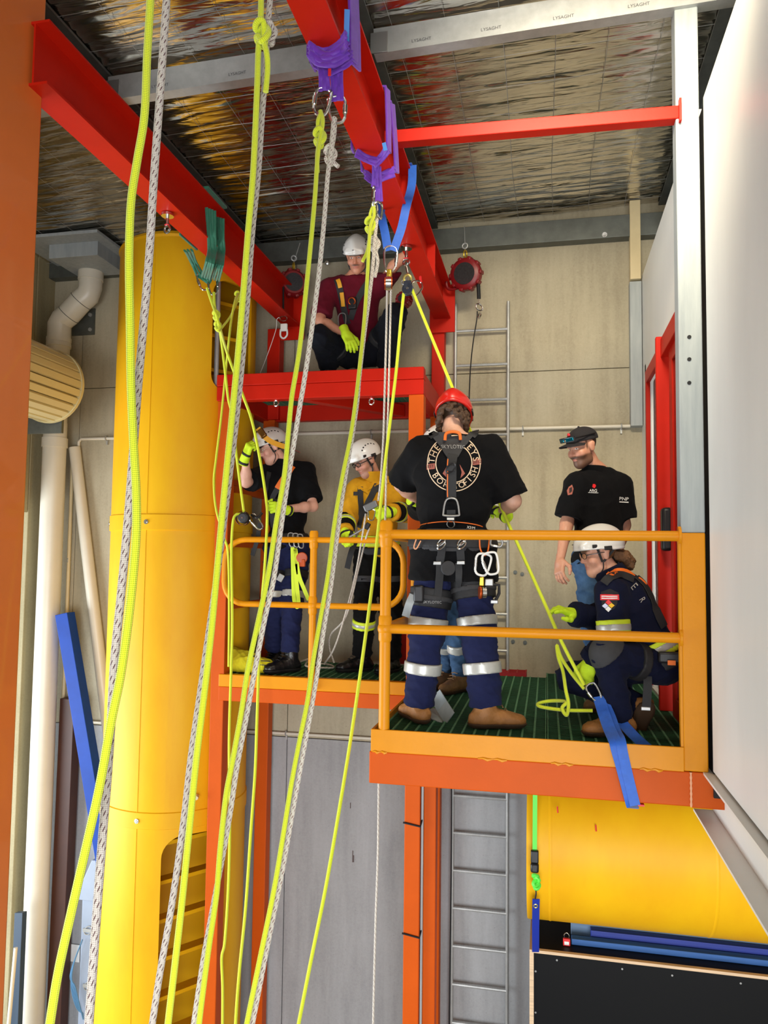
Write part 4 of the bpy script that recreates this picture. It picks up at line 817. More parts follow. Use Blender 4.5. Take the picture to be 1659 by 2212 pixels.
a = P(788, 1100, Y=5.53); b = P(815, 1087, Y=5.53); MB().bar(a, b, .05, .055, (0, -1, 0)).build('body', mat('grey_alloy', '77787a', .35, metal=.5), dv, smooth=False, bevel=.006)
carabiner('silver carabiner below the grey block descender', P(803, 1100, Y=5.56), P(802, 1124, Y=5.56), RT, .05, .005, M_CHROME)
MB().bar(P(797, 1130, Y=5.57), P(790, 1143, Y=5.57), .035, .03, (0, -1, 0)).build('ascender', M_BLACK, dv, bevel=.006)
MB().tube([P(785, 1142, Y=5.6), P(752, 1162, Y=5.62)], .008, 8).build('lever', M_ALU, dv)
# ================================================================ people: implicit-surface bodies (numpy surface nets)
def npv(p): return np.array(p, dtype=np.float32)
class Body:
    """a list of smoothly blended primitives"""
    def __init__(s): s.p = []
    def cone(s, a, b, ra, rb, k=.03, clip=None): s.p.append(('c', npv(a), npv(b), ra, rb, k, clip)); return s
    def ell(s, c, r, R=None, k=.03, clip=None): s.p.append(('e', npv(c), npv(r), None if R is None else np.array(R, dtype=np.float32), k, clip)); return s
    def box(s, c, hf, rd, R=None, k=.01, clip=None): s.p.append(('b', npv(c), npv(hf), rd, None if R is None else np.array(R, dtype=np.float32), k, clip)); return s
    def chain(s, pts, rs, k=.01):
        for i in range(len(pts)-1): s.cone(pts[i], pts[i+1], rs[i], rs[i+1], k)
        return s
    def __add__(s, o): r = Body(); r.p = s.p+o.p; return r
    def bounds(s):
        lo = np.full(3, 1e9); hi = -lo
        for q in s.p:
            if q[0] == 'c': m = max(q[3], q[4]); a = np.minimum(q[1], q[2])-m; b = np.maximum(q[1], q[2])+m
            else: m = float(np.max(q[2]))*(1.0 if q[0] == 'e' else 1.75); a = q[1]-m; b = q[1]+m
            lo = np.minimum(lo, a); hi = np.maximum(hi, b)
        return lo, hi
    def field(s, ax, lo, h, infl):
        f = np.full([len(a) for a in ax], .2, dtype=np.float32)
        for q in s.p:
            k = q[-2]; mg = k+infl+3*h
            if q[0] == 'c': m = max(q[3], q[4]); a = np.minimum(q[1], q[2])-m-mg; b = np.maximum(q[1], q[2])+m+mg
            else: m = float(np.max(q[2]))*(1.0 if q[0] == 'e' else 1.75); a = q[1]-m-mg; b = q[1]+m+mg
            i0 = [max(0, int((a[i]-lo[i])/h)) for i in range(3)]; i1 = [min(len(ax[i]), int((b[i]-lo[i])/h)+2) for i in range(3)]
            if any(i1[i] <= i0[i] for i in range(3)): continue
            g = np.stack(np.meshgrid(*[ax[i][i0[i]:i1[i]] for i in range(3)], indexing='ij'), -1)
            if q[0] == 'c':
                ba = q[2]-q[1]; L = max(float(ba@ba), 1e-9); pa = g-q[1]; t = np.clip((pa@ba)/L, 0, 1)
                d = np.sqrt(np.maximum(((pa-t[..., None]*ba)**2).sum(-1), 1e-12)) - (q[3]+(q[4]-q[3])*t)
            else:
                pa = g-q[1]; R = q[3] if q[0] == 'e' else q[4]
                if R is not None: pa = pa@R            # columns of R are the local axes
                if q[0] == 'e':
                    k0 = np.sqrt(((pa/q[2])**2).sum(-1)); k1 = np.sqrt(((pa/q[2]**2)**2).sum(-1))+1e-6; d = k0*(k0-1)/k1
                else:
                    dd = np.abs(pa)-(q[2]-q[3]); d = np.sqrt((np.maximum(dd, 0)**2).sum(-1)) + np.minimum(dd.max(-1), 0) - q[3]
            if q[-1] is not None:
                for (cp_, cn) in q[-1]: d = np.maximum(d, (g-npv(cp_))@npv(Vector(cn).normalized()))
            sl = tuple(slice(i0[i], i1[i]) for i in range(3)); fo = f[sl]
            hh = np.maximum(k-np.abs(fo-d), 0)/max(k, 1e-6); f[sl] = np.minimum(fo, d)-hh*hh*k*.25
        return f-infl
def nets(f, lo, h):
    sgn = f < 0; nx, ny, nz = f.shape
    c = np.zeros((nx-1, ny-1, nz-1), np.int8)
    for i in (0, 1):
        for j in (0, 1):
            for k in (0, 1): c += sgn[i:nx-1+i, j:ny-1+j, k:nz-1+k]
    act = np.argwhere((c > 0) & (c < 8))
    if len(act) == 0: return np.zeros((0, 3)), np.zeros((0, 4), int)
    idx = np.full(c.shape, -1, np.int64); idx[tuple(act.T)] = np.arange(len(act))
    cor = [(i, j, k) for i in (0, 1) for j in (0, 1) for k in (0, 1)]
    val = {q: f[act[:, 0]+q[0], act[:, 1]+q[1], act[:, 2]+q[2]] for q in cor}
    acc = np.zeros((len(act), 3)); cnt = np.zeros(len(act))
    for a in cor:
        for d in range(3):
            if a[d]: continue
            b = list(a); b[d] = 1; b = tuple(b); va, vb = val[a], val[b]; m = (va < 0) != (vb < 0)
            t = np.where(m, va/np.where(m, va-vb, 1), 0); p = np.zeros((len(act), 3)); p += a; p[:, d] += t
            acc[m] += p[m]; cnt[m] += 1
    v = (act + acc/cnt[:, None])*h + lo; F_ = []
    for d in range(3):
        e = [slice(None)]*3; e2 = [slice(None)]*3; e[d] = slice(0, -1); e2[d] = slice(1, None)
        A, B = sgn[tuple(e)], sgn[tuple(e2)]; ch = np.argwhere(A != B); o1, o2 = (d+1) % 3, (d+2) % 3
        ok = (ch[:, o1] > 0) & (ch[:, o2] > 0) & (ch[:, o1] < c.shape[o1]) & (ch[:, o2] < c.shape[o2]); ch = ch[ok]
        def cell(du, dv): q = ch.copy(); q[:, o1] -= du; q[:, o2] -= dv; return idx[tuple(q.T)]
        qd = np.stack([cell(1, 1), cell(0, 1), cell(0, 0), cell(1, 0)], -1); inside = A[tuple(ch.T)]
        qd = np.where(inside[:, None], qd, qd[:, ::-1]); F_.append(qd[(qd >= 0).all(1)])
    return v, np.concatenate(F_)
_kd = rng.normal(size=(10, 3)); _kd /= np.linalg.norm(_kd, axis=1)[:, None]; _ph = rng.uniform(0, 6.28, 10)
def folds(v, freq, stretch=(1, 1, 1)):
    q = v*np.array(stretch); w_ = .5*np.sin(q@_kd[7]*freq*.35+_ph[7]) + .5*np.sin(q@_kd[8]*freq*.5+_ph[8]); r = 0
    for i in range(5): r = r + (1-np.abs(np.sin(q@_kd[i]*freq*(.5+.22*i)+_ph[i]+1.8*w_)))**2*(1, .8, .6, .5, .4)[i]
    return r/1.65 - .45
def sdf_mesh(body, h, infl=0., clips=(), sub=None, fold=0., ffreq=30., fstretch=(1, 1, 1), xf=None):
    lo, hi = body.bounds(); lo = lo-infl-.02-2*h; hi = hi+infl+.02+2*h
    for (cp_, cn) in clips:      # tighten the box along axis-aligned-ish clips
        for a in range(3):
            if cn[a] > .95: hi[a] = min(hi[a], cp_[a]+.06)
            if cn[a] < -.95: lo[a] = max(lo[a], cp_[a]-.06)
    ax = [np.arange(lo[i], hi[i]+h, h, dtype=np.float32) for i in range(3)]
    f = body.field(ax, lo, h, infl)
    if clips or sub is not None:
        g = np.stack(np.meshgrid(*ax, indexing='ij'), -1)
        for (cp_, cn) in clips: f = np.maximum(f, (g-npv(cp_))@npv(Vector(cn).normalized()))
        if sub is not None: f = np.maximum(f, -sub.field(ax, lo, h, 0))
    v, q = nets(f, lo, h)
    if len(v) == 0: return v, q
    if fold:
        n = vnormals(v, q); v = v + n*(folds(v, ffreq, fstretch)*fold)[:, None]
    if xf is not None: v = v@np.array(xf.to_3x3()).T + np.array(xf.translation)
    return v, q
def vnormals(v, q):
    n = np.zeros_like(v); fn = np.cross(v[q[:, 2]]-v[q[:, 0]], v[q[:, 3]]-v[q[:, 1]])
    for k in range(4): np.add.at(n, q[:, k], fn)
    return n/(np.linalg.norm(n, axis=1)[:, None]+1e-12)
def mesh_obj(name, vq, mat_, parent, cols=None):
    v, q = vq; me = bpy.data.meshes.new(name)
    me.vertices.add(len(v)); me.vertices.foreach_set('co', np.asarray(v, np.float32).ravel())
    me.loops.add(len(q)*4); me.loops.foreach_set('vertex_index', np.asarray(q, np.int32).ravel())
    me.polygons.add(len(q)); me.polygons.foreach_set('loop_start', np.arange(0, len(q)*4, 4, dtype=np.int32))
    try: me.polygons.foreach_set('loop_total', np.full(len(q), 4, dtype=np.int32))
    except Exception: pass
    me.update(calc_edges=True); me.validate()
    if cols is not None:
        ca = me.color_attributes.new('Col', 'FLOAT_COLOR', 'POINT'); ca.data.foreach_set('color', np.concatenate([cols, np.ones((len(cols), 1))], 1).astype(np.float32).ravel())
    o = mkobj(name, me, mat_, parent, smooth=False)
    me.polygons.foreach_set('use_smooth', [True]*len(me.polygons)); return o
def joinvq(parts):
    V = []; Q = []; n = 0
    for v, q in parts:
        V.append(v); Q.append(q+n); n += len(v)
    return np.concatenate(V), np.concatenate(Q)
def bvh_of(objs):
    v = []; f = []
    for o in objs:
        n = len(v); v += [tuple(p.co) for p in o.data.vertices]; f += [tuple(i+n for i in p.vertices) for p in o.data.polygons]
    return BVHTree.FromPolygons(v, f)
def on(bv, u, v, off=.004):
    """the point of a garment's surface on a sight line, and its normal"""
    d = (FW + RT*((u-829.5)/FPX) + UP*((1106-v)/FPX)).normalized(); h = bv.ray_cast(CAM, d, 20)
    if h[0] is None:
        q = min((bv.find_nearest(CAM+d*(3.5+.15*k)) for k in range(28)), key=lambda r_: r_[3]); n = q[1] if q[1].dot(d) < 0 else -q[1]; return q[0]+n*off, n
    n = h[1] if h[1].dot(d) < 0 else -h[1]; return h[0]+n*off, n
def strap(bv, px, wd, m, parent, name='strap', th=.004, off=.005, k=5, stitch=None):
    pl_ = [on(bv, u, v, off) for u, v in px]
    u = spline([Vector((a, b, 0)) for a, b in px], k); pts = []; ns = []; last = None
    for q in u:
        p, n = on(bv, q.x, q.y, off); pts.append(p); ns.append(n)
    # keep the strap from diving between folds
    for it in range(3): pts = [pts[0]] + [(pts[i-1]+pts[i]*2+pts[i+1])/4 + ns[i]*.0008 for i in range(1, len(pts)-1)] + [pts[-1]]
    ns = [(-FW*.35+n).normalized() for n in ns]
    return ribbon(pts, wd, th, ns).build(name, m, parent, bevel=.0012)
def decal(bv, txt, size_px, u, v, ang, m, parent, name='lettering', off=.003, sx=1., skew=0., align='CENTER', space=1.0):
    ca, sa = math.cos(ang), math.sin(ang)
    def fr(x, y): X = x*sx+y*skew; return on(bv, u+X*ca+y*sa, v+X*sa-y*ca, off)[0]
    return letters(txt, size_px, fr, m, parent, name, align, space)
def flatpoly(bv, px, m, parent, name, off=.003, sub=6):
    """printed patch: polygon in sight-line space laid on the garment"""
    cx = sum(p[0] for p in px)/len(px); cy = sum(p[1] for p in px)/len(px); mb = MB(); n = len(px)
    ring = []
    for i in range(n):
        a, b = px[i], px[(i+1) % n]
        for j in range(sub): ring.append((a[0]+(b[0]-a[0])*j/sub, a[1]+(b[1]-a[1])*j/sub))
    N_ = len(ring); v = [on(bv, cx, cy, off)[0]]
    for s_ in (.35, .7, 1): v += [on(bv, cx+(x-cx)*s_, cy+(y-cy)*s_, off)[0] for x, y in ring]
    f = [(0, 1+i, 1+(i+1) % N_) for i in range(N_)]
    for r_ in range(2): f += [(1+r_*N_+i, 1+(r_+1)*N_+i, 1+(r_+1)*N_+(i+1) % N_, 1+r_*N_+(i+1) % N_) for i in range(N_)]
    mb.add(v, f); return mb.build(name, m, parent)

def skinmat():
    m = bpy.data.materials.new('skin'); m.use_nodes = True; nt = m.node_tree; b = nt.nodes['Principled BSDF']
    a = node(nt, 'ShaderNodeVertexColor'); a.layer_name = 'Col'; nz = node(nt, 'ShaderNodeTexNoise', Scale=45., Detail=4.)
    mx = node(nt, 'ShaderNodeMix', data_type='RGBA', blend_type='OVERLAY'); mx.inputs[0].default_value = .18
    nt.links.new(a.outputs[0], mx.inputs[6]); nt.links.new(nz.outputs['Fac'], mx.inputs[7]); nt.links.new(mx.outputs[2], b.inputs['Base Color'])
    b.inputs['Roughness'].default_value = .5; b.inputs['Subsurface Weight'].default_value = .12; b.inputs['Subsurface Radius'].default_value = (.012, .005, .003)
    bp = node(nt, 'ShaderNodeBump', Strength=.15, Distance=.002); n2 = node(nt, 'ShaderNodeTexNoise', Scale=300.); nt.links.new(n2.outputs['Fac'], bp.inputs['Height']); nt.links.new(bp.outputs[0], b.inputs['Normal'])
    return m
M_SKIN = skinmat()
def cloth(name, col, rough=.85, var=.12): return mat(name, col, rough, var=var, vscale=18, bump=.25, bscale=380, sheen=.02, spec=.12)
C_BLACK = cloth('black_cotton', '0b0b0d'); C_MAROON = cloth('maroon_cotton', '5c1020'); C_DENIMK = cloth('dark_denim', '14161d'); C_NAVY = cloth('navy_drill', '1c2142'); C_NAVYD = cloth('deep_navy_coverall', '10142a')
C_JEAN = cloth('blue_denim', '3d5878', var=.3); C_YJACK = cloth('mustard_turnout', 'c9921c'); C_CHAR = cloth('black_turnout', '090909')
M_REFL = mat('silver_reflective', 'b9b9b2', .35, metal=.25, var=.06, vscale=60); M_HIVIS = mat('hi_vis_yellow', 'cfe52a', .6)
M_WHITEH = mat('white_helmet_shell', 'dcdbd6', .28, coat=.2); M_REDH = mat('red_helmet_shell', 'c01d14', .3, coat=.3)
M_TAN = mat('tan_boot_leather', 'a8713a', .6, var=.18, vscale=14, bump=.3, bscale=90); M_TAN2 = mat('brown_boot_leather', '8d6a42', .6, var=.2, vscale=14, bump=.3, bscale=90); M_SOLE = mat('boot_sole', '4a331f', .8); M_BLKBOOT = mat('black_boot_leather', '101012', .35, var=.1)
M_GLIME = mat('lime_glove', 'c6e61e', .75, var=.08, vscale=40, bump=.2, bscale=200); M_GBLK = mat('black_glove_palm', '151517', .7)
M_WEB = mat('black_webbing', '1b1b1d', .7, var=.2, vscale=60); M_OWEB = mat('orange_webbing', 'e06a18', .6); M_YWEB = mat('yellow_webbing', 'd99a18', .6); M_PAD = mat('grey_pad', '303032', .8, var=.15, vscale=30)
M_HAIR = mat('brown_curls', '4a3320', .6, var=.5, vscale=120, bump=.5, bscale=260); M_HAIR2 = mat('light_brown_hair', '6e4a2a', .6, var=.4, vscale=90, bump=.5, bscale=260)
M_FRAME = mat('spectacle_frame', '111113', .3); M_LENS = mat('clear_lens', 'ffffff', .02, trans=1.); M_MIRROR = mat('blue_mirror_lens', '2aa8c8', .08, metal=.9)

def frame(fwd, up):
    f = Vector(fwd).normalized(); r = f.cross(Vector(up)).normalized(); u = r.cross(f); return Matrix((r, f, u)).transposed()     # columns right, forward, up
def head_body(jaw=1.0):
    b = Body(); k = .025
    b.ell((0, -.012, .035), (.077, .098, .085), k=k); b.ell((0, .022, -.045), (.060*jaw, .068, .072), k=.03); b.ell((0, .058, -.092), (.030*jaw, .028, .024), k=.03)
    b.cone((-.038*jaw, .01, -.085), (0, .06, -.098), .022, .022, .03).cone((.038*jaw, .01, -.085), (0, .06, -.098), .022, .022, .03)
    b.cone((-.045, .062, -.028), (.045, .062, -.028), .024, .024, .03)                      # cheekbones
    b.cone((-.036, .078, .028), (.036, .078, .028), .013, .013, .018)                       # brow
    b.cone((0, .088, .016), (0, .106, -.024), .0075, .0125, .012); b.ell((-.012, .094, -.030), (.009, .010, .008), k=.008); b.ell((.012, .094, -.030), (.009, .010, .008), k=.008)
    b.ell((0, .084, -.057), (.026, .013, .0065), k=.006); b.ell((0, .083, -.070), (.023, .013, .0075), k=.006)                  # lips
    for s_ in (-1, 1):
        b.ell((s_*.031, .070, .008), (.0135, .0135, .0115), k=.004)                        # eyeballs behind the lids
        b.ell((s_*.078, -.008, -.004), (.010, .020, .032), Matrix.Rotation(s_*.25, 3, 'Z'), k=.008); b.ell((s_*.083, -.016, .012), (.009, .018, .018), k=.006)   # ears
    return b
def head_sub():
    b = Body()
    for s_ in (-1, 1): b.ell((s_*.033, .094, .006), (.020, .016, .012), k=.008)
    b.cone((-.02, .0985, -.0635), (.02, .0985, -.0635), .0022, .0022, .002)
    return b
def head_cols(v, skin, hair, beard=0., moust=0., stub='3a2a20', hairline=True, ruddy=.0):
    c = np.tile(np.array(srgb(skin)), (len(v), 1)); x, y, z = v.T
    def blend(mask, col): c[:] = c*(1-mask[:, None]) + np.array(srgb(col))*mask[:, None]
    sm = lambda e0, e1, t: np.clip((t-e0)/(e1-e0), 0, 1)
    blend(np.exp(-(((np.abs(x)-.042)/.022)**2+((z+.03)/.02)**2))*sm(.03, .06, y)*(.25+ruddy), 'b8564a'); blend(np.exp(-((x/.014)**2+((z+.026)/.018)**2))*sm(.08, .1, y)*.3, 'c0604e')
    blend(np.exp(-((x/.026)**4+((z+.0635)/.013)**4))*sm(.07, .085, y)*.65, 'a8574c')
    if hairline: blend(sm(.0, .012, z-.068+.55*np.maximum(y, -.02))*1.0, hair); blend(sm(-.02, -.035, y)*sm(-.075, -.055, z)*(np.abs(x) < .082), hair); blend(sm(.05, .06, np.abs(x))*sm(.012, .0, np.abs(y-.022))*sm(-.02, 0, z), hair)
    for s_ in (-1, 1):
        blend(np.exp(-(((x-s_*.033)/.019)**4+((z-.0315-.002*np.cos(x*60))/.0055)**4))*sm(.06, .075, y)*.85, hair)   # brows
        ex = ((x-s_*.031)/.0125)**2+((z-.008)/.0055)**2; blend((ex < 1)*sm(.07, .078, y)*.85, 'e6ddd6'); blend(((((x-s_*.031)/.0055)**2+((z-.008)/.0055)**2) < 1)*sm(.07, .078, y)*.95, '2a2420')
    if beard: blend(np.clip(sm(-.035, -.052, z)*1.3*sm(-.02, .0, y)*np.clip(1-1.2*np.exp(-((x/.02)**4+((z+.0635)/.008)**4)), 0, 1), 0, 1)*beard, stub)
    if moust: blend(np.exp(-((x/.034)**4+((z+.047)/.0065)**4))*sm(.06, .075, y)*moust, stub)
    return c
def helmet(parent, X, shell, tone='white', visor_ear=True, strapped=True, logo=None):
    """climbing-style industrial helmet in head coordinates; X = head-to-world matrix"""
    b = Body().ell((0, -.014, .048), (.112, .142, .112), k=.01).ell((0, -.010, .058), (.060, .148, .112), k=.03).cone((-.06, .105, .062), (.06, .105, .062), .018, .018, .03)
    inner = Body().ell((0, -.014, .036), (.099, .127, .104), k=.01)
    lo, hi = b.bounds(); h = .0042; lo -= .02; hi += .02; ax = [np.arange(lo[i], hi[i], h, dtype=np.float32) for i in range(3)]
    g = np.stack(np.meshgrid(*ax, indexing='ij'), -1); y = g[..., 1]; zc_ = np.where(y > .02, .030+.10*(y-.02), np.where(y > -.06, .030-.25*(.02-y), .010-.12*(-.06-y)))
    rim = np.abs(g[..., 2]-zc_-.006)
    f = b.field(ax, lo, h, 0.) - .004*np.clip(1-rim/.010, 0, 1)
    f = np.maximum(np.maximum(f, zc_-g[..., 2]), -inner.field(ax, lo, h, 0))
    v, q = nets(f, lo, h); bvq = BVHTree.FromPolygons([tuple(p) for p in v], [tuple(int(i) for i in k) for k in q])
    v = v@np.array(X.to_3x3()).T + np.array(X.translation); hm = mesh_obj('helmet', (v, q), shell, parent)
    def surf(x, y, z):   # outward point of the shell in head coordinates
        o = Vector((0, -.012, .045)); d = (Vector((x, y, z))-o).normalized(); hh = bvq.ray_cast(o+d*.3, -d); return (hh[0], hh[1]) if hh[0] is not None else (o+d*.11, d)
    vm = MB()
    for s_ in (-1, 1):
        for t in range(6):       # vent slots in an arc over each side
            a = math.radians(35+22*t); p, n = surf(s_*.085, -.02+.075*math.cos(a), .062+.062*math.sin(a)); e = Vector((0, -math.sin(a), math.cos(a)))
            R_ = Matrix((n.cross(e).normalized(), e, n)).transposed(); vm.box(p, (.011, .013, .004), R_)
    vm.v = [tuple(X @ Vector(p)) for p in vm.v]; vm.build('vent', M_RUBBER, hm, bevel=.002)
    for s_ in (-1, 1):
        m = MB()
        for (yy, zz, wy, wz) in ((.048, .052, .036, .022), (-.018, .030, .046, .024)):
            p, n = surf(s_*.1, yy, zz); e = Vector((0, 1, .15)); R_ = Matrix((n, e, n.cross(e))).transposed(); m.box(p, (.008, wy, wz), R_)
        m.v = [tuple(X @ Vector(p)) for p in m.v]; m.build('ear_mount', M_BLACK, hm, bevel=.004)
    if strapped:
        for s_ in (-1, 1):
            for (a, bb) in (((s_*.088, .035, .032), (s_*.074, .018, -.045)), ((s_*.085, -.06, .012), (s_*.074, .010, -.045))):
                ribbon([X @ Vector(a), X @ Vector(bb)], .013, .002, X.to_3x3() @ Vector((s_, 0, 0))).build('strap', M_WEB, hm)
        pts = [(-.075, .014, -.045), (-.068, .018, -.08), (-.045, .034, -.108), (0, .048, -.126), (.045, .034, -.108), (.068, .018, -.08), (.075, .014, -.045)]
        MB().tube([X @ p for p in spline(pts, 4)], .0065, 6, flat=.5).build('chin_strap', M_WEB, hm)
    MB().box(X @ Vector((0, surf(0, .2, .08)[0].y+.002, .082)), (.012, .004, .004), X.to_3x3()).build('logo', M_RUBBER, hm)
    return hm
def glasses(parent, X, frame_m=M_FRAME, thick=.0022):
    g = MB()
    for s_ in (-1, 1):
        g.ring((s_*.033, .101, .006), (s_*.18, 1, 0), .024, thick, 16, 6, sc=(1.1, .72), e=(1, 0, 0)); g.tube([(s_*.058, .095, .010), (s_*.082, .06, .010), (s_*.088, -.01, .008)], thick, 6)
    g.tube([(-.010, .106, .008), (0, .108, .010), (.010, .106, .008)], thick, 6); g.v = [tuple(X @ Vector(p)) for p in g.v]; o = g.build('spectacles', frame_m, parent)
    for s_ in (-1, 1):
        m = MB().disc((s_*.033, .101, .006), (s_*.18, 1, 0), .0225, .0012, 16); m.v = [tuple(X @ Vector((p[0], p[1], .006+(p[2]-.006)*.72))) for p in m.v]; m.build('lens', M_LENS, o)
def hand_body(M_, curl=.5, thumb=.5, spread=.12, sc=1.0, side=1):
    """hand in world space. M_ columns: thumb side, finger direction, back of hand"""
    b = Body(); T = lambda p: M_ @ (Vector(p)*sc); R = [[M_[i][j] for j in range(3)] for i in range(3)]; R = np.array(R)
    b.box(T((0, .045, 0)), np.array((.041, .05, .0155))*sc, .0145*sc, R, k=.012*sc)
    b.cone(T((0, -.04, 0)), T((0, .015, 0)), .027*sc, .029*sc, .02*sc)
    for i, (bx_, ln) in enumerate(((.030, .072), (.0105, .080), (-.010, .074), (-.029, .060))):
        p = Vector((bx_, .086-.004*abs(i-1), 0)); a = 0; cc = curl[i] if hasattr(curl, '__len__') else curl; sp_ = (1.5-i)*spread; pts = [p]
        for sl, ang in ((.46, 62), (.30, 78), (.24, 55)):
            a += math.radians(ang)*cc; p = p + Vector((math.sin(sp_)*math.cos(a), math.cos(sp_)*math.cos(a), -math.sin(a)))*ln*sl; pts.append(p)
        b.chain([T(q_) for q_ in pts], [.0105*sc, .0098*sc, .0092*sc, .0078*sc], .004*sc)
    p = Vector((.034, .018, -.006)); q1 = p+Vector((.030, .030, -.012-.016*thumb)); q2 = q1+Vector((.010-.016*thumb, .028, -.010*thumb)); q3 = q2+Vector((.002-.018*thumb, .022, -.008*thumb))
    b.chain([T(p), T(q1), T(q2), T(q3)], [.0155*sc, .0125*sc, .0108*sc, .0088*sc], .008*sc)
    return b
def hand_frame(wr, fingers, back, left):
    """left: True for a left hand. columns thumb, fingers, back"""
    y = Vector(fingers).normalized(); z = Vector(back); z = (z-y*z.dot(y)).normalized(); x = y.cross(z)*(1 if not left else -1)
    # right hand seen from the back, fingers up: thumb on the left -> x = -(y x z)
    x = -y.cross(z) if not left else y.cross(z)
    M_ = Matrix((x, y, z)).transposed().to_4x4(); M_.translation = Vector(wr); return M_
def glove(parent, M_, curl, thumb=.5, main=M_GLIME, palm=None, cuff=True, stripes=True, sc=1.06):
    b = hand_body(M_, curl, thumb, sc=sc)
    if cuff: b.cone(M_ @ Vector((0, -.075, 0)), M_ @ Vector((0, -.01, 0)), .040, .034, .012, clip=[(M_ @ Vector((0, -.072, 0)), -(M_.to_3x3() @ Vector((0, 1, 0))))])
    g = mesh_obj('glove', sdf_mesh(b, .0036, .0015), main, parent); y = M_.to_3x3() @ Vector((0, 1, 0)); z = M_.to_3x3() @ Vector((0, 0, 1)); x = M_.to_3x3() @ Vector((1, 0, 0))
    if stripes:
        mesh_obj('knuckle_band', sdf_mesh(b, .0036, .0035, [(M_ @ Vector((0, .030, 0)), y), (M_ @ Vector((0, .010, 0)), -y)]), M_GBLK, g)
        mesh_obj('palm_patch', sdf_mesh(b, .0036, .0028, [(M_ @ Vector((0, 0, -.008)), z), (M_ @ Vector((0, .012, 0)), -y), (M_ @ Vector((0, .085, 0)), y), (M_ @ Vector((0, 0, -.028)), -z)]), M_GBLK, g)
        if cuff: mesh_obj('wrist_band', sdf_mesh(b, .0036, .004, [(M_ @ Vector((0, -.045, 0)), y), (M_ @ Vector((0, -.066, 0)), -y)]), M_GBLK, g)
    return g
def boot(parent, an, to, floor, leather, shaft=.10, sc=1.0, up=None, sole=M_SOLE, tiptoe=0.):
    """work boot: an = ankle joint, to = toe end"""
    an = Vector(an); to = Vector(to); d = Vector((to.x-an.x, to.y-an.y, 0)).normalized(); L = .285*sc
    if tiptoe: d = (to-an); d = d.normalized()
    upv = Vector(up).normalized() if up else Vector((0, 0, 1)); sidev = d.cross(upv).normalized()
    if tiptoe: nrm = sidev.cross(d).normalized()
    else: nrm = Vector((0, 0, 1))
    base = Vector((an.x, an.y, floor)) if not tiptoe else an - nrm*.085
    heel = base - d*.055*sc + nrm*.046; ball = base + d*.11*sc + nrm*.043; toe = base + d*.165*sc + nrm*.040
    R = np.array(Matrix((sidev, d, nrm)).transposed())
    b = Body().cone(heel, ball, .041*sc, .045*sc, .03).ell(toe-d*.01, np.array((.049, .060, .037))*sc, R, .03).cone(base+nrm*.06-d*.02, an+upv*shaft, .052*sc, .056*sc, .03, clip=[(an+upv*shaft, upv)]).cone(base+d*.02+nrm*.075, base+d*.09*sc+nrm*.058, .046*sc, .036*sc, .025)
    bt = mesh_obj('boot', sdf_mesh(b, .006, 0, [(base+nrm*.022, -nrm)], fold=.004, ffreq=70), leather, parent)
    mesh_obj('sole', sdf_mesh(b, .006, .009, [(base+nrm*.001, -nrm), (base+nrm*.028, nrm)]), sole, bt); lm = MB()
    for k in range(5):
        c = base + d*(.105-.020*k)*sc + nrm*(.100+.018*k); lm.tube([c-sidev*.028, c+nrm*.006, c+sidev*.028], .0035, 5)
    lm.build('laces', M_WEB if leather is M_BLKBOOT else mat('tan_laces', '8c6a44', .8), bt); return bt
def lerp(a, b, t): return Vector(a).lerp(Vector(b), t)
class Person: pass
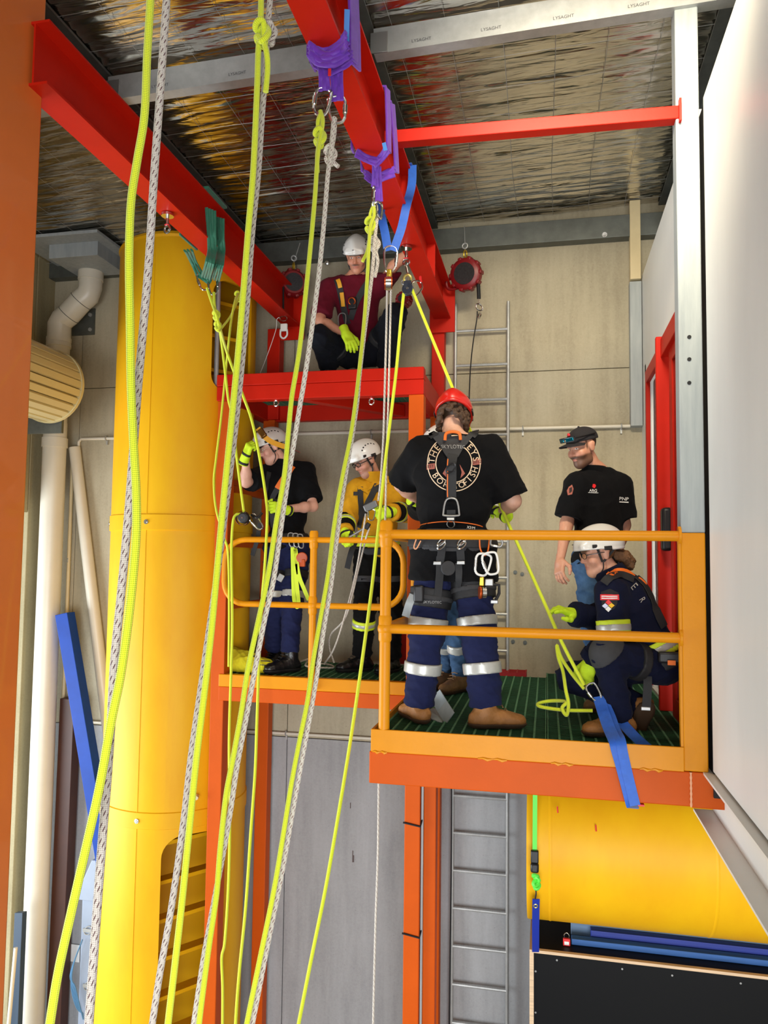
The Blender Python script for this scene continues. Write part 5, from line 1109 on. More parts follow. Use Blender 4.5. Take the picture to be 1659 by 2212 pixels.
def person(label, J, face, headup, front, skin='c98f74', hair='3a2a1e', top=C_BLACK, sleeve='short', legs=C_NAVY, w=1., d=1., leg_r=1.0, beard=0, moust=0, hem=.06, hsc=1.0, ruddy=0, arm=1.0, jaw=1.0, seat=False, stub='3a2a20', fold=.009, collar=True, cuff=.07, slv=.80):
    S = Person(); j = {k: P(u, v, Y=y) for k, (u, v, y) in J.items()}; S.j = j
    t = thing('person', label, 'person', (j['pel'].x, j['pel'].y, min(j['toA'].z, j['toB'].z)-.04)); S.t = t
    up = (j['neck']-j['pel']).normalized(); sx = (j['shB']-j['shA']); sx = (sx-up*sx.dot(up)).normalized(); fr = sx.cross(up).normalized()
    if fr.dot(Vector(front)) < 0: fr = -fr
    S.up, S.sx, S.fr = up, sx, fr; R = np.array(Matrix((sx, fr, up)).transposed()); S.R = R
    H = frame(face, headup)*hsc; X = H.to_4x4(); X.translation = j['head']; S.X = X
    sp = lambda f: lerp(j['pel'], j['neck'], f); S.sp = sp
    def torso(b, k=.06):
        b.ell(sp(.70), (.168*w, .118*d, .185), R, k); b.ell(sp(.40)+fr*.01, (.150*w, .122*d, .17), R, k); b.ell(sp(.04)-fr*.01, (.165*w, .128*d, .13), R, k)
        b.cone(lerp(j['shA'], j['shB'], .06)-up*.03, lerp(j['shA'], j['shB'], .94)-up*.03, .062, .062, .06)
        for s_ in 'AB': b.cone(j['neck']+up*.02, lerp(j['neck'], j['sh'+s_], .85), .050, .050, .05)
        return b
    def limbs(b, ra=(.052, .043, .041, .029), rl=(.085, .060, .056, .040), k=.03):
        for s_ in 'AB':
            b.cone(j['sh'+s_], j['el'+s_], ra[0]*arm, ra[1]*arm, k); m_ = lerp(j['el'+s_], j['wr'+s_], .3); b.cone(j['el'+s_], m_, ra[1]*arm, ra[2]*arm*1.04, k).cone(m_, j['wr'+s_], ra[2]*arm*1.04, ra[3]*arm, k)
            b.cone(j['hi'+s_], j['kn'+s_], rl[0], rl[1], k); m_ = lerp(j['kn'+s_], j['an'+s_], .35); b.cone(j['kn'+s_], m_, rl[1]*.98, rl[2], k).cone(m_, j['an'+s_], rl[2], rl[3], k)
        return b
    body = limbs(torso(Body())); body.cone(X @ Vector((0, -.018, -.055)), j['neck']-up*.02, .056*hsc, .064, .03)
    core = sdf_mesh(body, .0085, -.004)
    hv, hq = sdf_mesh(head_body(jaw), .0036, 0, sub=head_sub()); hc_ = head_cols(hv, skin, hair, beard, moust, stub, ruddy=ruddy)
    hw_ = hv@np.array(X.to_3x3()).T + np.array(X.translation)
    parts = [core, (hw_, hq)]; cols = [np.tile(np.array(srgb(skin)), (len(core[0]), 1)), hc_]
    S.extra = parts, cols
    S.skin = skin
    # garments
    tb = torso(Body())
    for s_ in 'AB':
        sh, el, wr = j['sh'+s_], j['el'+s_], j['wr'+s_]
        if sleeve == 'short':
            e = lerp(sh, el, slv); ax_ = (el-sh).normalized(); tb.cone(sh-up*.005, e+ax_*.05, .066*arm, .080*arm, .05, clip=[(e, ax_)])
        else:
            e = lerp(el, wr, .93); ax_ = (wr-el).normalized(); tb.cone(sh, el, .070*arm, .064*arm, .05); tb.cone(el, e+ax_*.04, .064*arm, .054*arm, .04, clip=[(e, ax_)])
    S.tb = tb
    if hem > .12:
        for s_ in 'AB': tb.cone(j['hi'+s_]+up*.03, lerp(j['hi'+s_], j['kn'+s_], .5), .110*leg_r, .112*leg_r, .06)
    hemp = sp(0)-up*hem
    S.top = mesh_obj('jacket' if sleeve == 'long' else 'shirt', sdf_mesh(tb, .008, .012, [(hemp, -up), (j['neck']+up*.035, up)], fold=fold, ffreq=26), top, t)
    if collar:
        cb = Body().cone(X @ Vector((0, -.018, -.075)), j['neck']-up*.01, .058 if sleeve == 'short' else .082, .070 if sleeve == 'short' else .088, .02); mesh_obj('collar', sdf_mesh(cb, .006, .006, [(j['neck']+up*(.075 if sleeve == 'long' else .042), up), (j['neck']-up*.02, -up)]), top, S.top)
    lb_ = Body().ell(sp(.03)-fr*.01, (.168*w, .132*d, .135), R, .06, clip=[(sp(.2), up)])
    for s_ in 'AB':
        hi, kn, an = j['hi'+s_], j['kn'+s_], j['an'+s_]; ax_ = (an-kn).normalized(); e = lerp(kn, an, 1.0)-ax_*cuff*.6
        lb_.cone(hi, kn, .098*leg_r, .078*leg_r, .04); lb_.cone(kn, e+ax_*.05, .077*leg_r, .070*leg_r, .04, clip=[(e, ax_)])
    S.lb = lb_
    S.legs = mesh_obj('trousers', sdf_mesh(lb_, .0085, .004, (), fold=.013, ffreq=30, fstretch=(1, 1, 1.8)), legs, t)
    return S
def finish(S):
    parts, cols = S.extra; v, q = joinvq(parts); S.body = mesh_obj('body', (v, q), M_SKIN, S.t, np.concatenate(cols)); return S
def add_hand(S, M_, curl, thumb=.4):
    v, q = sdf_mesh(hand_body(M_, curl, thumb), .0036); S.extra[0].append((v, q)); S.extra[1].append(np.tile(np.array(srgb(S.skin)), (len(v), 1)))
def limb_band(S, body, a, b_, f, wd, m, infl, parent, name='reflective_band', h=.0075):
    a = Vector(a); b_ = Vector(b_); ax_ = (b_-a).normalized(); c = lerp(a, b_, f); L = .17
    bb = Body(); lo = None
    bb.p = [q for q in body.p if q[0] == 'c' and min(np.linalg.norm(q[1]-npv(a))+np.linalg.norm(q[2]-npv(b_)), 9) < .16]
    return mesh_obj(name, sdf_mesh(bb, h, infl, [(c+ax_*wd/2, ax_), (c-ax_*wd/2, -ax_)]), m, parent)
def torso_band(S, f, wd, m, infl, parent, name='belt', tilt=0.):
    c = S.sp(f); ax_ = (S.up+S.fr*tilt).normalized(); bb = Body(); bb.p = [q for q in S.tb.p if q[0] == 'e']
    return mesh_obj(name, sdf_mesh(bb, .008, infl, [(c+ax_*wd/2, ax_), (c-ax_*wd/2, -ax_)]), m, parent)
def floorz(S): return S
JN = {}          # joints: sight line (u, v) and distance from the camera plane
JN['A'] = dict(head=(771,554,5.93), neck=(767,603,6.02), shA=(709,622,6.00), shB=(826,614,6.06), elA=(691,692,5.92), wrA=(748,722,5.84), haA=(768,762,5.78),
  elB=(850,575,5.90), wrB=(905,524,5.74), haB=(922,502,5.64), pel=(780,765,6.28), hiA=(752,768,6.22), hiB=(806,766,6.22), knA=(690,727,5.80), knB=(853,680,5.88), anA=(712,795,6.14), anB=(832,795,6.10), toA=(705,806,5.93), toB=(845,806,5.87))
JN['B'] = dict(head=(586,968,5.90), neck=(618,1006,6.02), shA=(572,1024,5.92), shB=(661,1018,6.08), elA=(532,1042,5.68), wrA=(531,985,5.55), haA=(545,945,5.50),
  elB=(676,1094,5.95), wrB=(612,1100,5.66), haB=(582,1092,5.54), pel=(620,1180,6.02), hiA=(596,1192,5.99), hiB=(645,1192,6.04), knA=(592,1300,5.94), knB=(632,1300,5.94), anA=(592,1404,6.12), anB=(626,1412,5.92), toA=(575,1424,5.98), toB=(590,1442,5.80))
JN['C'] = dict(head=(790,995,5.92), neck=(812,1038,6.05), shA=(772,1056,5.98), shB=(856,1052,6.10), elA=(750,1118,5.92), wrA=(745,1150,5.72), haA=(746,1172,5.66),
  elB=(876,1106,5.94), wrB=(846,1106,5.70), haB=(815,1110,5.60), pel=(816,1190,6.12), hiA=(792,1200,6.08), hiB=(840,1200,6.14), knA=(788,1314,6.05), knB=(845,1316,6.12), anA=(782,1416,6.15), anB=(846,1424,6.15), toA=(735,1440,6.02), toB=(818,1450,5.95))
JN['D'] = dict(head=(980,905,4.58), neck=(981,952,4.50), shA=(905,974,4.52), shB=(1060,968,4.50), elA=(868,1046,4.66), wrA=(905,1085,4.86), haA=(930,1095,4.92),
  elB=(1108,1082,4.52), wrB=(1084,1108,4.72), haB=(1068,1096,4.80), pel=(978,1190,4.52), hiA=(943,1200,4.50), hiB=(1014,1200,4.50), knA=(922,1365,4.46), knB=(1033,1362,4.44), anA=(905,1520,4.46), anB=(1050,1525,4.40), toA=(876,1544,4.62), toB=(1108,1552,4.44))
JN['E'] = dict(head=(1258,966,5.12), neck=(1290,1022,5.22), shA=(1245,1046,5.12), shB=(1340,1048,5.28), elA=(1224,1132,5.10), wrA=(1210,1212,5.02), haA=(1208,1240,4.98),
  elB=(1348,1134,5.30), wrB=(1330,1215,5.30), haB=(1326,1250,5.28), pel=(1292,1218,5.22), hiA=(1270,1230,5.17), hiB=(1316,1232,5.25), knA=(1282,1362,5.14), knB=(1330,1365,5.22), anA=(1298,1495,5.18), anB=(1345,1500,5.25), toA=(1275,1524,5.02), toB=(1325,1530,5.08))
JN['F'] = dict(head=(1294,1196,4.62), neck=(1330,1252,4.62), shA=(1318,1278,4.46), shB=(1356,1272,4.74), elA=(1326,1362,4.44), wrA=(1275,1432,4.50), haA=(1262,1470,4.47),
  elB=(1296,1336,4.78), wrB=(1236,1326,4.66), haB=(1210,1316,4.60), pel=(1428,1432,4.60), hiA=(1420,1440,4.52), hiB=(1424,1436,4.68), knA=(1312,1412,4.36), knB=(1234,1462,4.74), anA=(1338,1545,4.40), anB=(1385,1530,4.62), toA=(1268,1590,4.33), toB=(1368,1572,4.68))
JN['G'] = dict(head=(945,970,5.42), neck=(962,1016,5.40), shA=(925,1034,5.38), shB=(1000,1034,5.40), elA=(905,1100,5.42), wrA=(908,1085,5.20), haA=(905,1075,5.14),
  elB=(1010,1105,5.45), wrB=(985,1150,5.55), haB=(975,1160,5.6), pel=(968,1196,5.40), hiA=(952,1210,5.40), hiB=(984,1210,5.42), knA=(958,1335,5.38), knB=(985,1338,5.42), anA=(966,1442,5.74), anB=(994,1452,5.56), toA=(942,1462,5.60), toB=(960,1482,5.40))

# ---------------------------------------------------------------- crouching person on the red top deck
A = person('person in maroon t-shirt and white helmet crouching on the red top deck', JN['A'], (.04, -.80, -.56), (0, 0, 1), (0, -1, 0), skin='c68a6e', hair='3b2616', top=C_MAROON, legs=C_DENIMK, moust=.9, w=1.02, stub='3b2414', leg_r=1.05, cuff=.02)
finish(A); helmet(A.t, A.X, M_WHITEH)
fl = 5.605
for s_ in 'AB': boot(A.t, A.j['an'+s_], A.j['to'+s_], fl, M_BLKBOOT, .06)
glove(A.t, hand_frame(A.j['wrA'], A.j['haA']-A.j['wrA'], (.35, -.9, .3), False), .35, .4, stripes=False)
glove(A.t, hand_frame(A.j['wrB'], A.j['haB']-A.j['wrB'], (.4, .3, .8), True), .85, .5, stripes=False)
bvA = bvh_of([A.top, A.legs]); hr = MB()
strap(bvA, [(728, 604), (733, 618), (738, 640), (745, 672), (752, 700)], .055, M_WEB, A.t, 'harness_strap'); strap(bvA, [(798, 606), (789, 618), (776, 640), (765, 665), (758, 690)], .05, M_WEB, A.t, 'harness_strap')
strap(bvA, [(730, 605), (733, 612), (736, 622)], .034, M_YWEB, A.t, 'shoulder_pad', off=.011); strap(bvA, [(739, 632), (742, 650), (743, 662)], .034, M_YWEB, A.t, 'shoulder_pad', off=.011)
torso_band(A, .14, .05, M_WEB, .026, A.t, 'harness_belt')
for s_ in 'AB': limb_band(A, A.lb, A.j['hi'+s_], A.j['kn'+s_], .42, .05, M_WEB, .016, A.t, 'leg_strap')
p, n = on(bvA, 762, 655, .02); MB().box(p, (.07, .03, .10)).build('chest_buckle', M_BLACK, A.t, bevel=.01); MB().ring(p+Vector((0, -.02, .01)), (0, 1, .4), .028, .005, 16, 6).build('attachment_ring', mat('orange_anodised', 'c4541c'), A.t)
p, n = on(bvA, 744, 680, .03); q = p-Vector((.0, .01, .09))
MB().tube(spline([p+Vector((-.03, 0, 0)), p+Vector((0, 0, .02)), p+Vector((.03, 0, 0)), q+Vector((.03, 0, 0)), q+Vector((0, 0, -.015)), q+Vector((-.025, 0, .0))], 4, True), .005, 6, closed=True).build('harness_hook', M_ALU, A.t)
# ---------------------------------------------------------------- worker holding the yellow rope
B = person('person in black t-shirt and white helmet gripping the yellow rope', JN['B'], (-.72, -.55, -.42), (-.12, 0, 1), (-.6, -.8, 0), skin='d3a08c', hair='2b1d16', top=C_BLACK, legs=C_NAVY, w=1.06, d=1.1, ruddy=.25, leg_r=1.0, cuff=.03, hsc=1.0, hem=.10)
finish(B); helmet(B.t, B.X, M_WHITEH); glasses(B.t, B.X, mat('clear_frame', 'b9a98a', .2), .0018)
for s_ in 'AB': boot(B.t, B.j['an'+s_], B.j['to'+s_], FLOOR+.035, M_BLKBOOT, .16, 1.08, sole=M_RUBBER)
glove(B.t, hand_frame(B.j['wrA'], B.j['haA']-B.j['wrA'], (-.55, -.8, .1), False), .95, .7); glove(B.t, hand_frame(B.j['wrB'], B.j['haB']-B.j['wrB'], (.1, -.95, .25), True), .9, .7)
bvB = bvh_of([B.top, B.legs])
strap(bvB, [(632, 1008), (622, 1022), (610, 1040), (600, 1056)], .052, M_OWEB, B.t, 'shoulder_strap', off=.012); strap(bvB, [(600, 1056), (590, 1075), (588, 1100), (592, 1140)], .045, M_WEB, B.t, 'harness_strap', off=.009); strap(bvB, [(580, 1020), (574, 1045), (578, 1080), (586, 1110)], .04, M_WEB, B.t, 'harness_strap', off=.009)
bl_ = torso_band(B, .10, .075, M_WEB, .024, B.t, 'harness_belt')
for s_ in 'AB':
    limb_band(B, B.lb, B.j['hi'+s_], B.j['kn'+s_], .46, .06, M_WEB, .014, B.t, 'leg_strap'); limb_band(B, B.lb, B.j['hi'+s_], B.j['kn'+s_], .86, .055, M_REFL, .016, B.t)
yb_ = B.j['pel'].y-.19
lan = thing('lanyard', 'lime webbing lanyard looped from the belt of the rope worker', 'lanyard', P(636, 1190, Y=yb_))
ribbon(spline([P(632, 1182, Y=yb_), P(633, 1230, Y=yb_), P(635, 1290, Y=yb_), P(640, 1310, Y=yb_-.01), P(645, 1302, Y=yb_-.02), P(640, 1250, Y=yb_-.02), P(637, 1185, Y=yb_-.02)], 6), .032, .004, (0, -1, 0)).build('webbing', M_HIVIS, lan)
ribbon(spline([P(638, 1186, Y=yb_-.02), P(645, 1240, Y=yb_-.02), P(658, 1275, Y=yb_-.02), P(667, 1296, Y=yb_-.01)], 6), .032, .004, (0, -1, 0)).build('webbing', M_HIVIS, lan)
for k, (u, v, nm) in enumerate(((630, 1165, 'left'), (640, 1166, 'middle'), (650, 1168, 'right'))): carabiner(nm + ' silver carabiner on the belt of the rope worker', P(u-3, v-14, Y=yb_), P(u+2, v+16, Y=yb_-.01), RT, .045, .005, M_ALU)
p = P(652, 1205, Y=yb_); MB().disc(p, (.4, -1, 0), .045, .03, 20).box(p+Vector((0, 0, -.04)), (.06, .03, .06)).build('orange_device', mat('orange_plastic', 'c2501a', .4), B.t, bevel=.006)
p = P(606, 1248, Y=B.j['knA'].y-.14); MB().box(p, (.05, .012, .06), Matrix.Rotation(.5, 3, 'Y')).build('thigh_buckle', M_ALU, B.t, bevel=.004)
for (px, v0) in (((556, 1150), 0),): ribbon(spline([P(562, 1130, Y=5.72), P(556, 1165, Y=5.72), P(545, 1200, Y=5.75)], 5), .035, .004, (0, -1, 0)).build('strap_tail', M_WEB, B.t)
# yellow strap and buckle in front of the face of B: a hanging lanyard tensioner
ten = thing('tensioner_strap', 'yellow strap with brass buckle beside the rope worker face', 'strap', P(575, 950, Y=5.62))
ribbon(spline([P(557, 925, Y=5.52), P(570, 942, Y=5.53), P(590, 956, Y=5.56), P(625, 968, Y=5.62)], 5), .04, .006, (0, -1, .3)).build('webbing', M_YWEB, ten)
MB().box(P(566, 936, Y=5.50), (.05, .03, .075), Matrix.Rotation(-.6, 3, 'Y')).build('buckle', mat('bronze_buckle', '6e4a1c', .35, metal=.7), ten, bevel=.008); MB().tube([P(625, 968, Y=5.62), P(648, 978, Y=5.68)], .006, 8).build('tail_ring', M_CHROME, ten)
# ---------------------------------------------------------------- person in the yellow jacket
Cc = person('person in mustard yellow turnout jacket and white helmet looking down', JN['C'], (-.62, -.62, -.52), (0, 0, 1), (-.4, -.9, 0), skin='c08b74', hair='5a5048', top=C_YJACK, sleeve='long', legs=C_CHAR, w=1.04, d=1.08, beard=.25, stub='6a5a50', leg_r=1.08, hem=.10, cuff=.02, fold=.009, ruddy=.15)
finish(Cc); helmet(Cc.t, Cc.X, M_WHITEH); glasses(Cc.t, Cc.X, thick=.003)
for s_ in 'AB': boot(Cc.t, Cc.j['an'+s_], Cc.j['to'+s_], FLOOR+.032, M_BLKBOOT, .1, 1.08, sole=M_RUBBER)
glove(Cc.t, hand_frame(Cc.j['wrA'], Cc.j['haA']-Cc.j['wrA'], (-.7, -.6, .2), False), .8, .6); glove(Cc.t, hand_frame(Cc.j['wrB'], Cc.j['haB']-Cc.j['wrB'], (.25, -.9, .3), True), .75, .6)
for s_ in 'AB':
    limb_band(Cc, Cc.tb, Cc.j['el'+s_], Cc.j['wr'+s_], .45, .20, C_CHAR, .016, Cc.top, 'dark_sleeve'); limb_band(Cc, Cc.tb, Cc.j['el'+s_], Cc.j['wr'+s_], .45, .055, M_HIVIS, .019, Cc.top); limb_band(Cc, Cc.tb, Cc.j['el'+s_], Cc.j['wr'+s_], .45, .024, M_REFL, .021, Cc.top)
    limb_band(Cc, Cc.lb, Cc.j['kn'+s_], Cc.j['an'+s_], .32, .07, M_HIVIS, .014, Cc.legs); limb_band(Cc, Cc.lb, Cc.j['kn'+s_], Cc.j['an'+s_], .32, .032, M_REFL, .0165, Cc.legs)
    # upturned collar points
torso_band(Cc, .16, .09, M_HIVIS, .020, Cc.top, 'reflective_band'); torso_band(Cc, .16, .042, M_REFL, .0225, Cc.top, 'reflective_band')
bvC = bvh_of([Cc.top, Cc.legs])
flatpoly(bvC, [(775, 1050), (790, 1043), (796, 1068), (788, 1062), (778, 1058), (764, 1060)], C_YJACK, Cc.top, 'collar_flap', .012); flatpoly(bvC, [(806, 1040), (838, 1030), (842, 1045), (818, 1048), (790, 1062)], C_YJACK, Cc.top, 'collar_flap', .012)
strap(bvC, [(778, 1052), (778, 1080), (780, 1110), (778, 1140)], .045, M_WEB, Cc.t, 'harness_strap', off=.01); strap(bvC, [(816, 1046), (804, 1068), (794, 1090), (786, 1115)], .05, M_WEB, Cc.t, 'harness_strap', off=.01); strap(bvC, [(764, 1067), (775, 1066)], .03, M_WEB, Cc.t, 'chest_strap', off=.008); strap(bvC, [(810, 1060), (822, 1058)], .03, M_WEB, Cc.t, 'chest_strap', off=.008)
torso_band(Cc, .02, .06, M_WEB, .024, Cc.t, 'harness_belt')
for s_ in 'AB': limb_band(Cc, Cc.lb, Cc.j['hi'+s_], Cc.j['kn'+s_], .45, .05, M_PAD, .013, Cc.t, 'leg_strap')
ribbon(spline([P(768, 1168, Y=5.85), P(758, 1195, Y=5.8), P(750, 1228, Y=5.82)], 5), .045, .004, (0, -1, 0)).build('strap_tail', M_WEB, Cc.t)
# ---------------------------------------------------------------- person in the red helmet, seen from behind
D = person('person in red helmet and black t-shirt with harness, seen from behind', JN['D'], (.06, .80, -.62), (0, .3, 1), (0, 1, 0), skin='d0a088', hair='3d2a1a', top=C_BLACK, legs=C_NAVY, w=1.42, d=1.34, leg_r=1.22, arm=1.14, hem=.17, cuff=.0, hsc=1.02, fold=.010, slv=.9)
finish(D); hmD = helmet(D.t, D.X, M_REDH, strapped=False)
hb = Body(); rr_ = random.Random(3)
for k in range(170):
    th = rr_.uniform(-2.3, 2.3); zz = rr_.uniform(-.085, .035); rad = .082-.25*max(0, -zz-.03)**1.2; p = Vector((math.sin(th)*.083, -.012-math.cos(th)*(.100 if abs(th) < 1.6 else .09), zz))*1.02
    if zz < -.05 and abs(th) < .35: continue
    p += Vector((rr_.uniform(-.006, .006), rr_.uniform(-.008, .006), 0)); hb.ell(p, (.0135, .0135, .012), k=.002)
mesh_obj('hair', sdf_mesh(hb, .0042, .001, xf=D.X), M_HAIR, D.t)
for s_ in 'AB': boot(D.t, D.j['an'+s_], D.j['to'+s_], FLOOR+.002, M_TAN, .06, 1.06)
glove(D.t, hand_frame(D.j['wrA'], D.j['haA']-D.j['wrA'], (-.5, -.3, .8), True), .7); glove(D.t, hand_frame(D.j['wrB'], D.j['haB']-D.j['wrB'], (.5, -.7, -.1), False), .7, main=M_GLIME)
for s_ in 'AB':
    limb_band(D, D.lb, D.j['hi'+s_], D.j['kn'+s_], .88, .055, M_REFL, .019, D.legs); limb_band(D, D.lb, D.j['kn'+s_], D.j['an'+s_], .50, .065, M_REFL, .020, D.legs)
bvD = bvh_of([D.top, D.legs])
# printed roundel: rings, lettering, little crab claws
M_CREAM = mat('cream_print', 'd9bfa0', .8); M_RUST = mat('rust_print', '9a5648', .8); cu, cv = 980.5, 1001
def ringprint(r0, r1, m, a0=0, a1=2*math.pi, n=64):
    v = []; f = []
    for i in range(n+1):
        a = a0+(a1-a0)*i/n
        for r_ in (r0, r1): v.append(on(bvD, cu+r_*math.cos(a), cv+r_*1.06*math.sin(a), .003)[0])
    for i in range(n): f.append((2*i, 2*i+1, 2*i+3, 2*i+2))
    m_ = MB(); m_.add(v, f); m_.build('printed_ring', m, D.top)
ringprint(55.5, 57.5, M_CREAM); ringprint(37.5, 39.5, M_CREAM)
def arctext(txt, a0, step, r, m, size, flip):
    for i, ch in enumerate(txt):
        a = a0+step*i; u = cu+r*math.cos(a); v = cv+r*1.06*math.sin(a); decal(bvD, ch, size, u, v, a+(math.pi/2 if not flip else -math.pi/2), m, D.top)
arctext('THE', math.radians(187), math.radians(17), 47, M_CREAM, 19, False); arctext('EYS', math.radians(-44), math.radians(17), 47, M_CREAM, 19, False)
arctext('BORN', math.radians(148), math.radians(-18), 47, M_CREAM, 18, True); arctext('TO', math.radians(84), math.radians(-15), 47, M_CREAM, 18, True); arctext('FISH', math.radians(58), math.radians(-14), 47, M_CREAM, 18, True)
for (u, v, tx) in ((931, 1008, 'EST'), (1030, 998, '2012')):
    flatpoly(bvD, [(u-9, v-5), (u+9, v-7), (u+9, v+5), (u-9, v+7)], M_RUST, D.top, 'printed_tab', .0025, 3); decal(bvD, tx, 9, u, v, -.1, mat('dark_print', '2a1614', .8), D.top, off=.0045)
for s_ in (-1, 1): flatpoly(bvD, [(cu+s_*12, cv+2), (cu+s_*24, cv+22), (cu+s_*14, cv+32), (cu+s_*17, cv+20)], M_RUST, D.top, 'printed_claw', .003, 3)
# harness
yoke = flatpoly(bvD, [(935, 945), (948, 936), (1010, 936), (1022, 945), (1000, 972), (990, 990), (966, 990), (955, 972)], M_PAD, D.t, 'back_pad', .014, 5)
decal(bvD, 'SKYLOTEC', 10.5, 980, 970, 0, mat('grey_print', '9a9a9a', .7), yoke, off=.0175); 
flatpoly(bvD, [(958.5, 966), (962, 966), (962, 974), (958.5, 974)], mat('grey_print', '9a9a9a'), yoke, 'printed_mark', .0175, 2) if False else None
strap(bvD, [(978, 985), (976, 1030), (975, 1078)], .058, M_WEB, D.t, 'back_strap', off=.018); strap(bvD, [(970, 990), (968, 1030), (967, 1076)], .006, M_OWEB, D.t, 'orange_stitch', off=.0215, th=.002)
strap(bvD, [(940, 945), (932, 936), (928, 930)], .05, M_WEB, D.t, 'shoulder_strap', off=.012); strap(bvD, [(1018, 945), (1026, 938), (1032, 932)], .05, M_WEB, D.t, 'shoulder_strap', off=.012)
p, n = on(bvD, 980, 944, .03); MB().tube(spline([p+Vector((-.045, 0, -.02)), p+Vector((-.038, 0, .018)), p+Vector((0, -.004, .028)), p+Vector((.038, 0, .018)), p+Vector((.045, 0, -.02))], 5), .009, 8).build('orange_back_loop', M_OWEB, D.t)
p, n = on(bvD, 976, 1010, .03); MB().ring(p, n, .03, .005, 16, 6, sc=(1.2, .6)).box(p+Vector((0, .004, -.0)), (.05, .01, .03)).build('strap_buckle', M_BLACK, D.t)
p, n = on(bvD, 975, 1094, .03); q_ = [(-.028, .04), (.028, .04), (.045, -.036), (.036, -.05), (-.036, -.05), (-.045, -.036)]
MB().tube(spline([p+Vector((x, 0, z)) for x, z in q_], 4, True), .0055, 8, closed=True).build('back_ring', M_ALU, D.t); strap(bvD, [(975, 1100), (975, 1122)], .05, M_WEB, D.t, 'back_strap', off=.016)
p, n = on(bvD, 975, 1118, .022); MB().box(p, (.04, .006, .012)).build('size_tab', M_WHITETAG, D.t)
wb1 = torso_band(D, .10, .13, M_PAD, .026, D.t, 'waist_belt'); wb2 = torso_band(D, .09, .075, M_WEB, .034, wb1, 'belt_webbing'); bvD2 = bvh_of([wb2, D.top, D.legs])
strap(bvD2, [(908, 1135), (940, 1128), (976, 1126), (1020, 1132), (1055, 1143)], .006, M_OWEB, wb1, 'orange_piping', off=.004, th=.002)
p, n = on(bvD2, 974, 1132, .004); MB().ring(p, n, .022, .003, 18, 5).build('emblem', M_ALU, wb1); decal(bvD2, 'XS/M', 8, 1017, 1141, .15, M_WHITETAG, wb1, off=.005)
for x_ in (-1, 1):
    u0 = 976+x_*20; strap(bvD2, [(u0, 1170), (u0-1, 1190), (u0-(4 if x_ < 0 else -1), 1212)], .045, M_WEB, D.t, 'thigh_riser', off=.014)
    for vv in (1172, 1178): p, n = on(bvD2, u0, vv, .026); MB().ring(p, n, .024, .0045, 14, 6, sc=(1.2, .55)).build('riser_buckle', M_CHROME, D.t)
    p, n = on(bvD2, u0+x_*2-(8 if x_ < 0 else 0), 1214, .03); MB().box(p, (.045, .012, .02)).build('strap_end', M_ALU, D.t, bevel=.003)
p, n = on(bvD2, 973, 1224, .03); MB().disc(p, (.4, -1, 0), .042, .022, 20).build('bottom_roll', M_PAD, D.t, bevel=.004)
strap(bvD2, [(952, 1200), (948, 1250), (942, 1305)], .045, M_WEB, D.t, 'thigh_riser', off=.016); strap(bvD2, [(992, 1215), (994, 1245), (994, 1270)], .04, M_WEB, D.t, 'thigh_riser', off=.014)
for s_ in 'AB':
    ls = limb_band(D, D.lb, D.j['hi'+s_], D.j['kn'+s_], .56 if s_ == 'A' else .46, .11, M_WEB, .020, D.t, 'leg_pad'); limb_band(D, D.lb, D.j['hi'+s_], D.j['kn'+s_], .56 if s_ == 'A' else .46, .03, M_PAD, .026, ls, 'leg_strap')
    if s_ == 'A': bvL = bvh_of([ls])
p, n = on(bvD2, 910, 1290, .035); MB().box(p, (.06, .03, .10)).build('side_pouch', M_BLACK, D.t, bevel=.012); decal(bvL, 'SKYLOTEC', 8.0, 934, 1301, .02, mat('grey_print', '9a9a9a'), D.t, off=.005)
def cordloop(pts, r, m, name): MB().tube(spline([on(bvD2, u, v, .022)[0] for u, v in pts], 5), r, 6).build(name, m, D.t)
cordloop([(905, 1166), (901, 1180), (906, 1186), (914, 1170)], .004, mat('peach_cord', 'd99a70', .6), 'gear_loop'); cordloop([(1032, 1166), (1034, 1185), (1042, 1200), (1050, 1190), (1052, 1168)], .0045, M_OWEB, 'gear_loop')
yk = on(bvD2, 1046, 1200, .0)[0].y-.05
carabiner('left white carabiner on the back of the red helmet person', P(1046, 1196, Y=yk), P(1040, 1243, Y=yk), RT, .085, .0065, M_WHITETAG); carabiner('right white carabiner on the back of the red helmet person', P(1054, 1194, Y=yk-.012), P(1068, 1240, Y=yk-.012), RT, .085, .0065, M_WHITETAG)
gp = thing('gear_pulley', 'orange and silver pulley clipped below the white carabiners', 'pulley', P(1043, 1280, Y=yk)); gk = thing('rope_clamp', 'black and silver rope clamp clipped below the white carabiners', 'clamp', P(1065, 1270, Y=yk))
MB().box(P(1041, 1256, Y=yk), (.025, .025, .05)).build('swivel', mat('gold_anodised', 'c9a83a'), gp, bevel=.004); MB().disc(P(1037, 1280, Y=yk), (1, .3, 0), .036, .012, 20).build('cheek', mat('orange_anodised', 'c4541c'), gp, bevel=.002); MB().disc(P(1045, 1280, Y=yk), (1, .3, 0), .034, .022, 20).build('sheave', M_CHROME, gp)
MB().box(P(1057, 1258, Y=yk), (.045, .03, .04)).build('head', M_ALU, gk, bevel=.005); MB().tube([P(1062, 1262, Y=yk), P(1078, 1264, Y=yk), P(1078, 1282, Y=yk), P(1068, 1302, Y=yk)], .009, 8).build('frame', M_BLACK, gk); MB().box(P(1068, 1300, Y=yk), (.04, .02, .02)).build('foot', M_ALU, gk, bevel=.003)
carabiner('silver carabiner on the right hip of the red helmet person', P(1060, 1168, Y=yk+.03), P(1085, 1174, Y=yk+.03), UP, .05, .006, M_ALU)
